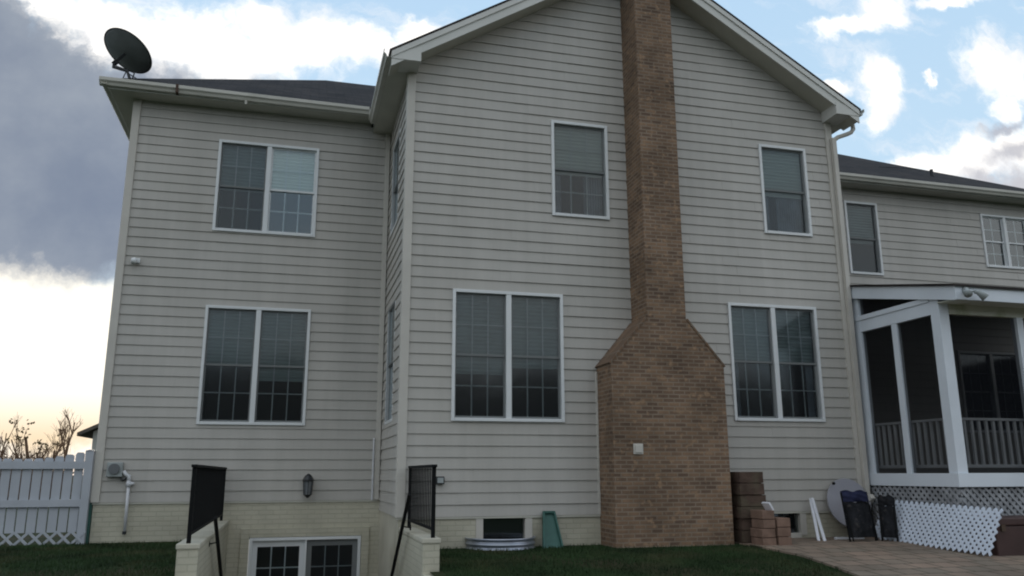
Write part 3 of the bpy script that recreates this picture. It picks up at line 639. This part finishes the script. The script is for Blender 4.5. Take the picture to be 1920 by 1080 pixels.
def guard(x, y0, y1, lab, bp, bar_x, p, q):
    t = thing('guard_railing', lab, 'railing', (x, y0, -.675), 'black iron railings around the stairwell')
    zt = .065
    for y in (y0, y1):
        c = MB(); c.box(x-.02, x+.02, y-.02, y+.02, -.675, zt+.02); c.build('post', M['iron'], t)
    c = MB(); c.box(x-.028, x+.028, y0-.05, y1+.03, zt, zt+.03); c.build('top_rail', M['iron'], t, bevel=.005)
    c = MB(); c.box(x-.014, x+.014, y0+.02, y1-.02, -.60, -.575); c.build('bottom_rail', M['iron'], t)
    n = int((y1-y0)/.112)
    for k in range(1, n):
        y = y0+(y1-y0)*k/n; c = MB(); c.box(x-.0065, x+.0065, y-.0065, y+.0065, -.577, zt+.001); c.build('baluster', M['iron'], t)
    h = thing('handrail', lab.replace('guard railing', 'sloping handrail'), 'handrail', (bar_x, p[1], p[2]), 'handrails down the basement stairs')
    c = MB(); P_, Q_ = Vector(p), Vector(q); d_ = (Q_-P_); P_ = P_-d_*.02; Q_ = Q_+d_*.25; c.tube([P_, Q_], .021, 10); c.build('rail', M['iron'], h)
    for f0 in (.25, .95):
        w_ = P_.lerp(Q_, f0); c = MB(); side = 1 if bar_x > 0 else -1
        c.tube([w_, w_+Vector((0, 0, -.06)), w_+Vector((side*(.085), 0, -.075))], .008, 8); c.tube([w_+Vector((side*.075, 0, -.075)), w_+Vector((side*.088, 0, -.075))], .03, 10); c.build('bracket', M['iron'], h)
guard(-.93, 9.05, 13.2, 'black iron guard railing left of the stairwell', 0, -.75, (-.75, 9.79, -.48), (-.75, 11.26, -1.22+.0))
guard(1.53, 9.05, 10.9, 'black iron guard railing right of the stairwell', 0, 1.33, (1.33, 9.53, -.25), (1.33, 10.91, -1.25))

# ------------------------------------------------------------------ picket fence
t = thing('picket_fence', 'white picket fence with a dipping top and lattice strip at the house corner', 'fence', (-2.80, 13.25, -.96))
for px_ in (-2.80, -4.55, -6.30, -8.05):
    c = MB(); c.box(px_-.055, px_+.055, 13.20, 13.31, -1.0, .33); c.prism([(-.065, .33), (.065, .33), (0, .35)], lambda u, v, tt: (px_+u, tt, v), 13.19, 13.32); c.build('post', M['fence'], t, bevel=.005)
def ftop(x):
    u = ((x+2.80) % -1.75)/-1.75; return .215+.13*(2*u-1)**2
c = MB(); c.box(-8.0, -2.85, 13.205, 13.245, .075, .18); c.build('rail', M['fence'], t)
c = MB(); c.box(-8.0, -2.85, 13.205, 13.245, -.45, -.35); c.build('rail', M['fence'], t)
x = -2.93
while x > -8.0:
    c = MB(); tp = ftop(x); w = .057
    c.prism([(x-w, -.80), (x+w, -.80), (x+w, tp-.03), (x+w-.02, tp), (x-w+.02, tp), (x-w, tp-.03)], lambda u, v, tt: (u, tt, v), 13.247, 13.27); c.build('picket', M['fence'], t); x -= .133
lt = MB(); x = -7.6
while x < -2.9:
    for sg in (1, -1):
        xa, xb = (x, x+.18) if sg > 0 else (x+.18, x)
        lt.bar((xa, 13.19+.006*sg, -.965), (xb, 13.19+.006*sg, -.785), .034, .012, (0, 1, 0))
    x += .18
lt.v = [(a, b, c_) for a, b, c_ in lt.v]
lt.build('lattice_strip', M['fence'], t)
c = MB(); c.box(-2.745, -2.71, 13.28, 13.36, -1.0, -.36); c.build('filler_post', M['green'], t)

# ------------------------------------------------------------------ window well and splash block
t = thing('window_well', 'corrugated galvanised steel window well in front of the left basement window', 'window well', (2.82, 10.8, -.99))
c = MB(); V = []; F = []; na, nz = 40, 24
for j in range(nz+1):
    z = -1.05+.215*j/nz; off = .012*math.sin(2*math.pi*j/nz*3.2)
    for i in range(na+1):
        a = math.pi+math.pi*i/na; V.append((2.76+(.46+off)*math.cos(a), YM+(.47+off)*math.sin(a), z))
for j in range(nz):
    for i in range(na): F.append((j*(na+1)+i, j*(na+1)+i+1, (j+1)*(na+1)+i+1, (j+1)*(na+1)+i))
c.add(V, F); c.build('corrugated_wall', M['steel'], t, smooth=True)
c = MB(); c.tube([(2.76+.465*math.cos(math.pi+math.pi*i/30), YM-.002+.475*math.sin(math.pi+math.pi*i/30), -.832) for i in range(31)], .012, 8); c.build('rolled_rim', M['steel'], t, smooth=True)
c = MB(); n = 24; c.add([(2.76, YM-.01, -.93)]+[(2.76+.45*math.cos(math.pi+math.pi*i/n), YM-.01+.45*math.sin(math.pi+math.pi*i/n), -.93) for i in range(n+1)], [(0, i+1, i+2) for i in range(n)]); c.build('gravel', M['wellgravel'], t)
t = thing('splash_block', 'green plastic splash block leaning upright on the wall beside the window well', 'splash block', (3.39, 10.80, -.97))
c = MB()
A = [(3.27, 10.70, -.985), (3.54, 10.70, -.985), (3.495, 10.93, -.515), (3.345, 10.93, -.515)]; o2 = Vector((0, .035, .017))
A = [Vector(p) for p in A]; c.add([*A, *[p+o2 for p in A]], [(0, 1, 2, 3), (7, 6, 5, 4), (0, 4, 5, 1), (1, 5, 6, 2), (2, 6, 7, 3), (3, 7, 4, 0)]); c.build('tray', M['green'], t, bevel=.006)
c = MB()
for a, b in ((A[0], A[3]), (A[1], A[2])): c.bar(a+Vector((0, -.02, -.005)), b+Vector((0, -.02, -.005)), .022, .05, (0, 1, 0))
c.bar(A[3]+Vector((-.01, -.02, 0)), A[2]+Vector((.01, -.02, 0)), .03, .05, (0, 1, 0)); c.build('raised_edge', M['green'], t, bevel=.004)

# ------------------------------------------------------------------ screened porch
XP, YP, XE = 8.57, 9.20, 14.9
PO = thing('screened_porch', 'white screened porch on the right side of the house', 'porch', (10.5, 11.2, -.96))
def rz(y): return 2.475+(y-8.82)*.2135
def pb(name, m_, x0, x1, y0, y1, z0, z1, bevel=.004, lab=None):
    c = MB(); c.box(x0, x1, y0, y1, z0, z1); o = c.build(name, M[m_], PO, bevel=bevel)
    if lab: o['label'] = lab
    return o
pb('rim_beam', 'porchwhite', XP-.03, XE, YP-.03, YP+.06, -.195, -.015); pb('rim_beam', 'porchwhite', XP-.03, XP+.06, YP+.06, YM+.0, -.195, -.017)
pb('rim_beam', 'porchwhite', XP+.0, XP+.06, YM, YL-.03, -.195, -.017)
pb('floor', 'porchfloor', XP+.06, XE, YP+.06, YL-.03, -.12, -.03)
pb('corner_post', 'porchwhite', XP, XP+.165, YP, YP+.16, -.015, 2.40, .006)
for px_ in (9.90, 11.25, 12.6, 13.9): pb('post', 'porchwhite', px_, px_+.11, YP+.01, YP+.12, -.015, 2.15)
pb('post', 'porchwhite', XP, XP+.09, 10.84, 10.98, -.017, 2.86); pb('stud', 'porchwhite', XP+.01, XP+.085, 10.06, 10.17, -.017, 2.15)
pb('stud', 'porchwhite', XP+.01, XP+.085, 12.1, 12.2, -.017, 2.15)
pb('header', 'porchwhite', XP+.006, XP+.10, YP+.16, YL-.03, 2.15, 2.33); pb('header', 'porchwhite', XP-.012, XP+.10, YP+.161, YL-.03, 2.332, 2.405)
pb('header', 'porchdirty', XP+.18, XE, YP+.01, YP+.13, 2.145, 2.29, lab='front header with green stains by the floodlight'); pb('header', 'porchdirty', XP+.18, XE, YP+.0, YP+.14, 2.29, 2.40)
# sloped rake board, eave fascia, soffit, roof deck
c = MB(); c.prism([(8.84, rz(8.84)-.03), (YL-.03, rz(YL)-.03), (YL-.03, rz(YL)-.225), (8.84, rz(8.84)-.225)], lambda u, v, t_: (t_, u, v), XP-.05, XP-.01); c.build('rake_board', M['porchwhite'], PO, bevel=.003)
pb('fascia', 'porchwhite', XP-.052, XE, 8.815, 8.84, rz(8.82)-.215, rz(8.82)-.028)
c = MB(); c.prism([(8.84, 2.262), (YP, 2.262+.02), (YP, 2.30), (8.84, 2.28)], lambda u, v, t_: (t_, u, v), XP-.009, XE); c.build('soffit', M['porchdirty'], PO)
c = MB(); c.prism([(8.78, rz(8.78)), (YL-.03, rz(YL)), (YL-.03, rz(YL)-.03), (8.78, rz(8.78)-.03)], lambda u, v, t_: (t_, u, v), XP-.085, XE+.1); c.build('roof', M['shingle'], PO)
c = MB(); c.prism([(YP+.15, rz(YP+.15)-.06), (YL-.04, rz(YL)-.06), (YL-.04, rz(YL)-.10), (YP+.15, rz(YP+.15)-.10)], lambda u, v, t_: (t_, u, v), XP+.02, XE); c.build('ceiling', M['porchfloor'], PO)
pb('side_wall', 'siding', XE, XE+.08, YP, YL-.03, -.015, 2.4)
# screens
def scr(P): c = MB(); c.quad(*P); c.build('screen', M['pscreen'], PO)
for y0, y1 in ((YP+.16, 10.06), (10.17, 10.84)): scr([(XP+.04, y0, -.015), (XP+.04, y1, -.015), (XP+.04, y1, 2.15), (XP+.04, y0, 2.15)])
xx = [XP+.18, 9.90, 10.01, 11.25, 11.36, 12.6, 12.71, 13.9]
for a, b in ((xx[0], xx[1]), (xx[2], xx[3]), (xx[4], xx[5]), (xx[6], xx[7])): scr([(a, YP+.06, -.015), (b, YP+.06, -.015), (b, YP+.06, 2.145), (a, YP+.06, 2.145)])
scr([(XP+.04, YP+.3, 2.405), (XP+.04, YL-.05, 2.405), (XP+.04, YL-.05, rz(YL)-.1), (XP+.04, YP+.3, rz(YP+.3)-.04)])
# inner railing
yr, xr = YP+.20, XP+.16
pb('top_rail', 'blackrail', xr, XE, yr-.03, yr+.03, .695, .73); pb('top_rail', 'blackrail', xr-.03, xr+.03, yr+.03, YL-.1, .695, .73)
pb('bottom_rail', 'blackrail', xr, XE, yr-.02, yr+.02, .055, .10); pb('bottom_rail', 'blackrail', xr-.02, xr+.02, yr+.03, YL-.1, .055, .10)
nb = 0; x = xr+.10
while x < 14.8: pb('baluster', 'blackrail', x-.018, x+.018, yr-.015, yr+.015, .10, .695, 0); x += .122; nb += 1
y = yr+.12
while y < YM+.3: pb('baluster', 'blackrail', xr-.015, xr+.015, y-.018, y+.018, .10, .695, 0); y += .122
# skirt: weathered lattice under the porch, pier at the corner
def lattice(mb, O, U, V, w, h, sp, sw, th):
    O, U, V = Vector(O), Vector(U), Vector(V); nn = U.cross(V).normalized()
    for sg, off in ((1, 0), (-1, th)):
        k = -h if sg > 0 else 0
        lim = w if sg > 0 else w+h
        while k < lim:
            if sg > 0:
                t0 = max(0, -k); t1 = min(h, w-k); p = (k+t0, t0); q = (k+t1, t1)
            else:
                t0 = max(0, k-w); t1 = min(h, k); p = (k-t0, t0); q = (k-t1, t1)
            if t1-t0 > .02: mb.bar(O+U*p[0]+V*p[1]+nn*off, O+U*q[0]+V*q[1]+nn*off, th, sw, tuple(nn)) if False else mb.bar(O+U*p[0]+V*p[1]+nn*off, O+U*q[0]+V*q[1]+nn*off, sw, th, tuple(nn))
            k += sp
c = MB(); lattice(c, (XP, YM-.05, -.95), (0, -1, 0), (0, 0, 1), YM-.05-YP, .75, .105, .038, .008); lattice(c, (XP+.02, YP+.02, -.97), (1, 0, 0), (0, 0, 1), 6.2, .77, .105, .038, .008)
c.build('lattice_skirt', M['skirt'], PO)
pb('pier', 'pier', XP+.03, XP+.32, YP+.04, YP+.34, -1.0, -.195); pb('pier', 'pier', 11.9, 12.2, YP+.04, YP+.34, -1.0, -.195)
c = MB(); c.quad((XP+.4, 10.9, -1), (14.9, 10.9, -1), (14.9, 10.9, -.12), (XP+.4, 10.9, -.12)); c.build('shade_backing', M['dark'], PO)  # added dark sheet; its colour stands for the shade under the porch
c = MB(); c.box(XP+.32, 14.9, YP+.16, YP+.26, -1.0, -.2); c.build('stone_skirt', M['stone'], PO)
# floodlight at the porch eave corner
t = thing('floodlight', 'twin-headed floodlight at the front corner of the porch eave', 'floodlight', (8.70, 8.80, 2.37))
c = MB(); c.tube([(8.68, 8.813, 2.38), (8.68, 8.79, 2.38)], .055, 14); c.tube([(8.68, 8.79, 2.38), (8.68, 8.765, 2.37)], [.045, .03], 12); c.build('base_plate', M['box'], t)
for px_, dx_, dz_ in ((8.62, -.05, -.03), (8.76, .09, -.07)):
    c = MB(); c.tube([(8.68, 8.77, 2.37), (px_, 8.74, 2.36)], .014, 8); c.tube([(px_, 8.74, 2.36), (px_+dx_*.3, 8.71, 2.35), (px_+dx_, 8.66, 2.33+dz_)], [.03, .035, .055], 12); c.build('lamp_head', M['box'], t, smooth=True)

# ------------------------------------------------------------------ things by the porch
t = thing('lattice_panel', 'white plastic lattice panel leaning against the left side of the porch', 'lattice panel', (8.35, 9.6, -.95))
BL, BR_, TRr, TLl = Vector((8.22, 10.52, -.935)), Vector((8.27, 8.50, -.99)), Vector((8.51, 8.68, -.45)), Vector((8.50, 10.80, -.335))
U = (BR_-BL).normalized(); Vv = ((TLl-BL)-U*(TLl-BL).dot(U)).normalized()
c = MB(); lattice(c, BL+Vector((0, .06, 0)), U, Vv, 2.06, .60, .094, .038, .005); c.build('lattice', M['lattice'], t)
t = thing('storage_chest', 'dark reddish brown storage chest on the patio by the porch corner', 'chest', (9.3, 8.8, -.98))
c = MB(); c.box(8.52, 10.1, 8.66, 9.10, -1.03, -.66); c.build('body', M['chest'], t, bevel=.015)
c = MB(); c.box(8.50, 10.12, 8.64, 9.12, -.655, -.56); c.build('lid', M['chest'], t, bevel=.018)
c = MB(); c.box(8.60, 8.66, 8.635, 8.66, -.72, -.64); c.box(9.26, 9.36, 8.625, 8.66, -.74, -.64); c.build('latch', M['blockd'], t)
def chair(lab, P, lean, w, h, navy, rz_):
    t = thing('folded_chair', lab, 'folding chair', P, 'folded chairs leaning by the porch')
    Mx = Matrix.Translation(P) @ Matrix.Rotation(rz_, 4, 'Z') @ Matrix.Rotation(lean, 4, 'X')
    def tf(mb): mb.v = [tuple(Mx @ Vector(p)) for p in mb.v]; return mb
    for s in (-1, 1):
        c = MB(); c.tube([(s*w/2, 0, .0), (s*w/2, 0, h*.97)], .012, 8); tf(c).build('leg', M['iron'], t)
        c = MB(); c.tube([(s*w/2*.93, -.05, .0), (s*w/2*.93, -.035, h*.72)], .011, 8); tf(c).build('leg', M['iron'], t)
    def cloth(z0, z1, m_, name, bulge):
        c = MB(); nx, nz = 14, 12; V = []; F = []
        for sd_ in (0, 1):
            for j in range(nz+1):
                for i in range(nx+1):
                    u, v = i/nx, j/nz; b_ = bulge*math.sin(math.pi*u)*(.6+.4*math.sin(math.pi*v))+.012*math.sin(9*u+5*v)*math.sin(7*v+2)
                    V.append((-w/2+w*u, -.012-b_ if sd_ else .012, z0+(z1-z0)*v+(.015*math.sin(11*u) if j == nz else 0)))
        L_ = (nx+1)*(nz+1)
        for sd_ in (0, 1):
            for j in range(nz):
                for i in range(nx): F.append(tuple(sd_*L_+q for q in (j*(nx+1)+i, j*(nx+1)+i+1, (j+1)*(nx+1)+i+1, (j+1)*(nx+1)+i)))
        for j in range(nz):
            for i in (0, nx): F.append((j*(nx+1)+i, (j+1)*(nx+1)+i, L_+(j+1)*(nx+1)+i, L_+j*(nx+1)+i))
        for i in range(nx): F.append((nz*(nx+1)+i, nz*(nx+1)+i+1, L_+nz*(nx+1)+i+1, L_+nz*(nx+1)+i))
        c.add(V, F); tf(c).build(name, M[m_], t, smooth=True)
    cloth(.05, h*.78, 'blackfab', 'seat', .06); cloth(h*.785, h, navy, 'backrest', .045)
chair('folded chair with a navy top and black seat, wide face to the yard', (7.77, 10.20, -.935), R(-9), .44, .68, 'navy', R(4))
chair('folded black chair leaning steeply behind the navy one, beside the lattice', (8.13, 10.10, -.935), R(-14), .20, .62, 'blackfab', R(-38))
t = thing('table_top', 'round pale grey table top leaning on the siding behind the folded chairs', 'table top', (8.02, 10.75, -.9))
c = MB(); cc = Vector((8.08, 10.86, -.45)); un = Vector((0, -.97, .22)).normalized(); ua = Vector((1, 0, 0)); ub = un.cross(ua).normalized()
V = [cc+(ua*math.cos(2*math.pi*k/40)+ub*math.sin(2*math.pi*k/40))*.365+un*o_ for o_ in (0, .03) for k in range(40)]
c.add(V, [tuple(range(40)), tuple(range(79, 39, -1))]+[(k, k+40, (k+1) % 40+40, (k+1) % 40) for k in range(40)]); c.build('disc', M['disc'], t, bevel=.006)
c = MB(); c.tube([cc+Vector((-.26, -.035, .29)), cc+Vector((-.26, -.06, .29))], .022, 10); c.build('knob', M['iron'], t)
for (xa, ya, za, xb, yb, zb, lab) in ((7.465, 10.90, -.38, 7.235, 10.45, -.94, 'white board leaning on the wall, left one of the pair by the basement window'), (7.475, 10.87, -.37, 7.315, 10.42, -.95, 'white board leaning on the wall, right one of the pair by the basement window')):
    c = MB(); c.bar((xa, ya, za), (xb, yb, zb), .045, .018, (0, -1, .3)); tag(c.build('white_board', M['slat'], bevel=.004), lab, 'board', 'white boards leaning by the basement window')
c = MB(); c.bar((7.62, 10.62, -.925), (8.05, 10.55, -.925), .05, .03); tag(c.build('white_board', M['slat'], bevel=.004), 'short white board lying flat on the patio under the grey disc', 'board', 'white boards leaning by the basement window')
# stacked blocks
ordn = ['topmost', 'second from the top', 'third from the top', 'fourth from the top', 'fifth from the top', 'bottom']
for k in range(6):
    z1 = .01-k*.158; j = random.uniform(-.02, .02); c = MB()
    c.box(6.03+j, 6.40+j+.008*k, 10.40+j, 10.86, z1-.150, z1); c.box(6.045+j, 6.385+j, 10.42, 10.84, z1-.158, z1-.150)
    tag(c.build('stacked_block', M['blockd'], bevel=.012), 'dark brown block, %s in the tall stack beside the chimney' % ordn[k], 'block', 'dark blocks in the tall stack beside the chimney')
o3 = ['top', 'second', 'third', 'bottom']
for k in range(4):
    z1 = -.495-k*.118; c = MB(); j = random.uniform(-.008, .008); c.box(6.12+j-.02*(k > 1), 6.30+j, 10.02, 10.32, z1-.112, z1)
    tag(c.build('paving_block', M['blockr'], bevel=.008), 'pinkish brown block, %s one of the left column in the low stack' % o3[k], 'block', 'pinkish blocks in the low stack')
for k in range(3):
    z1 = -.595-k*.122; c = MB(); j = random.uniform(-.008, .008); c.box(6.325+j, 6.52+j, 10.00, 10.30, z1-.116, z1)
    tag(c.build('paving_block', M['blockr'], bevel=.008), 'pinkish brown block, %s one of the right column in the low stack' % ('top', 'middle', 'bottom')[k], 'block', 'pinkish blocks in the low stack')
c = MB(); c.obox((6.27, 10.13, -.445), (.03, .0, -.05), (0, .09, 0), (.012, 0, .008)); tag(c.build('broken_tile', M['slat'], bevel=.004), 'small pale tile propped on top of the pinkish blocks', 'tile')

# ------------------------------------------------------------------ lawn blades
gv = []; gf = []; rg = random.Random(3)
def blade(x, y):
    z = ground_z(y); h = rg.uniform(.018, .05); a = rg.uniform(0, 6.283); w = rg.uniform(.003, .006); l = rg.uniform(-.02, .02); b = len(gv)
    ca, sa = math.cos(a)*w, math.sin(a)*w
    gv.extend([(x-ca, y-sa, z), (x+ca, y+sa, z), (x+l, y+rg.uniform(-.02, .02), z+h)]); gf.append((b, b+1, b+2))
cnt = 0
while cnt < 95000:
    x = rg.uniform(-7.5, 6.4); y = rg.uniform(6.2, 13.3)
    if x > -2.7 and y > 13.2: continue
    if -1.06 < x < 1.63 and y > (8.98 if (x < -.8 or x > 1.4) and y > 9 else 8.27): continue
    if x > 1.38 and y > 10.98: continue
    if 4.17 < x < 5.93 and y > 10.42: continue
    if (x-2.76)**2+(y-YM)**2 < .49**2: continue
    if ((y > 12.8+rg.uniform(0, .5) and x < -1.03) or (y > 10.62+rg.uniform(0, .4) and 1.6 < x < 6.1) or (y > 10.05+rg.uniform(0, .4) and 4.1 < x < 6)) and rg.random() < .8: continue
    if x > 5.75 and x > 6.0-(.2 if y < 8.2 else 0)+rg.uniform(-.08, .05): continue
    blade(x, y); cnt += 1
me = bpy.data.meshes.new('grass'); me.from_pydata(gv, [], gf); me.materials.append(M['grass']); go = bpy.data.objects.new('grass', me); COL.objects.link(go)
tag(go, 'short dark green lawn grass', 'grass', kind='stuff')

# ------------------------------------------------------------------ beyond the fence
def bare_tree(x, y, h, seed, lab, leafy=False):
    rn = random.Random(seed); t = thing('bare_tree', lab, 'tree', (x, y, -1.0), 'trees beyond the picket fence')
    tr = MB(); cr = MB(); lf = MB(); base = Vector((x, y, -1.0))
    def br(p, d, l, r_, lev):
        n = 3; pts = [p]; q = p.copy(); dd = d.copy()
        for i in range(n):
            dd = (dd+Vector((rn.uniform(-.16, .16), rn.uniform(-.16, .16), rn.uniform(-.02, .14)))).normalized(); q = q+dd*l/n; pts.append(q.copy())
        (tr if lev == 0 else cr).tube(pts, [r_*(1-.5*i/n) for i in range(n+1)], 5 if lev == 0 else 3, caps=False)
        if lev >= 4: 
            if leafy and rn.random() < .3:
                for _ in range(7):
                    c_ = q+Vector((rn.uniform(-.16, .16), rn.uniform(-.16, .16), rn.uniform(-.14, .14))); a = Vector((rn.uniform(-1, 1), rn.uniform(-1, 1), rn.uniform(-1, 1))).normalized()*.07; b = a.orthogonal().normalized()*.05
                    lf.quad(c_-a, c_-b, c_+a, c_+b)
            return
        for k in range(rn.randint(2, 4) if lev < 3 else 2):
            f = rn.uniform(.3, 1); pp = pts[min(n, int(f*n))]; a = rn.uniform(0, 6.283); sp = rn.uniform(.35, .8)
            nd = (dd+Vector((math.cos(a)*sp, math.sin(a)*sp, rn.uniform(.0, .3)))).normalized()
            br(pp, nd, l*rn.uniform(.5, .75), max(r_*.5, .008), lev+1)
    br(base, Vector((rn.uniform(-.08, .08), 0, 1)), h*.42, .018*h, 0)
    tr.build('trunk', M['bark'], t); cr.build('crown', M['bark'], t)
    if leafy: lf.build('leaves', M['leaf'], t)
spots = [(-13.6, 45, 5.2, 'thin bare tree at the left edge of the photo, above the fence'), (-12.3, 47, 4.6, 'short bare tree second from the left above the fence'),
         (-11.75, 44, 6.6, 'bare tree with a few olive leaves left on its upper branches'), (-11.3, 46, 6.8, 'slim bare tree right of the leafy one'),
         (-10.75, 43, 5.0, 'small bare tree closest to the far house'), (-14.9, 46, 4.2, 'bare tree left of the fence view, outermost but one'), (-16.6, 44, 4.8, 'outermost bare tree on the far left')]
for i, (x, y, h, lab) in enumerate(spots): bare_tree(x, y, h, 20+i, lab, i == 2)
c = MB(); rb = random.Random(9)
for k in range(3600):
    x = rb.uniform(-24, -9.6); y = rb.uniform(36, 44); h = rb.uniform(1.2, 2.5)*(1-.4*rb.random()**2); w = rb.uniform(.008, .022); l = rb.uniform(-.35, .35)
    c.add([(x-w, y, -1), (x+w, y, -1), (x+l*.5+w*.6, y+.1, -1+h*.6), (x+l, y, -1+h), (x+l*.5-w*.6, y+.1, -1+h*.6)], [(0, 1, 2, 3, 4)])
    for q in range(2):
        f = rb.uniform(.3, .8); c.add([(x+l*f*.8, y, -1+h*f), (x+l*f*.8, y, -1+h*f+.05), (x+l*f+rb.uniform(-.5, .5), y, -1+h*f+rb.uniform(.2, .5))], [(0, 1, 2)])
tag(c.build('brush', M['brush']), 'tangle of brown leafless brush behind the picket fence', 'brush', kind='stuff')
t = thing('far_house', 'distant house with a grey roof behind the fence, mostly hidden by the corner', 'house', (-6, 52, -1))
c = MB(); c.box(-9.9, -2, 47, 56, -1, 2.15); c.prism([(-9.9, 2.15), (-2, 2.15), (-5.95, 4.1)], lambda u, v, t_: (u, t_, v), 47, 56); c.build('wall', M['nwall'], t)
c = MB()
for sg in (-1, 1):
    xe = -5.95+sg*4.6; c.add([(xe, 46.5, 2.08), (-5.95, 46.5, 4.35), (-5.95, 56.5, 4.35), (xe, 56.5, 2.08), (xe, 46.5, 1.90), (-5.95, 46.5, 4.17), (-5.95, 56.5, 4.17), (xe, 56.5, 1.90)], [(0, 1, 2, 3), (7, 6, 5, 4), (0, 4, 5, 1), (3, 2, 6, 7), (0, 3, 7, 4)])
c.build('roof', M['nroof'], t)
for x0 in (-9.1, -7.2): c = MB(); c.box(x0, x0+.9, 46.95, 47.0, -.1, 1.2); c.build('window', M['dark'], t)
# a far wood and lawn edge behind the viewer (seen only mirrored in the panes)
c = MB(); rb = random.Random(4); V = []; F = []; n = 220
for i in range(n+1):
    x = -90+180*i/n; h = 12.6+.9*math.sin(i*.13)+.5*math.sin(i*.41)+rb.uniform(-.4, .4)
    for j, (dy_, f) in enumerate(((0, -.25), (3, .5), (5, 1), (10, 1), (12, -.25))): V.append((x+rb.uniform(-.6, .6), -58-dy_+rb.uniform(-1, 1), -2.04+max(0, h*f)+rb.uniform(0, .5)))
for i in range(n):
    for j in range(4): F.append((i*5+j, (i+1)*5+j, (i+1)*5+j+1, i*5+j+1))
c.add(V, F); tag(c.build('woodland', M['wood']), 'far dark tree line across the yard', 'woodland', kind='stuff')
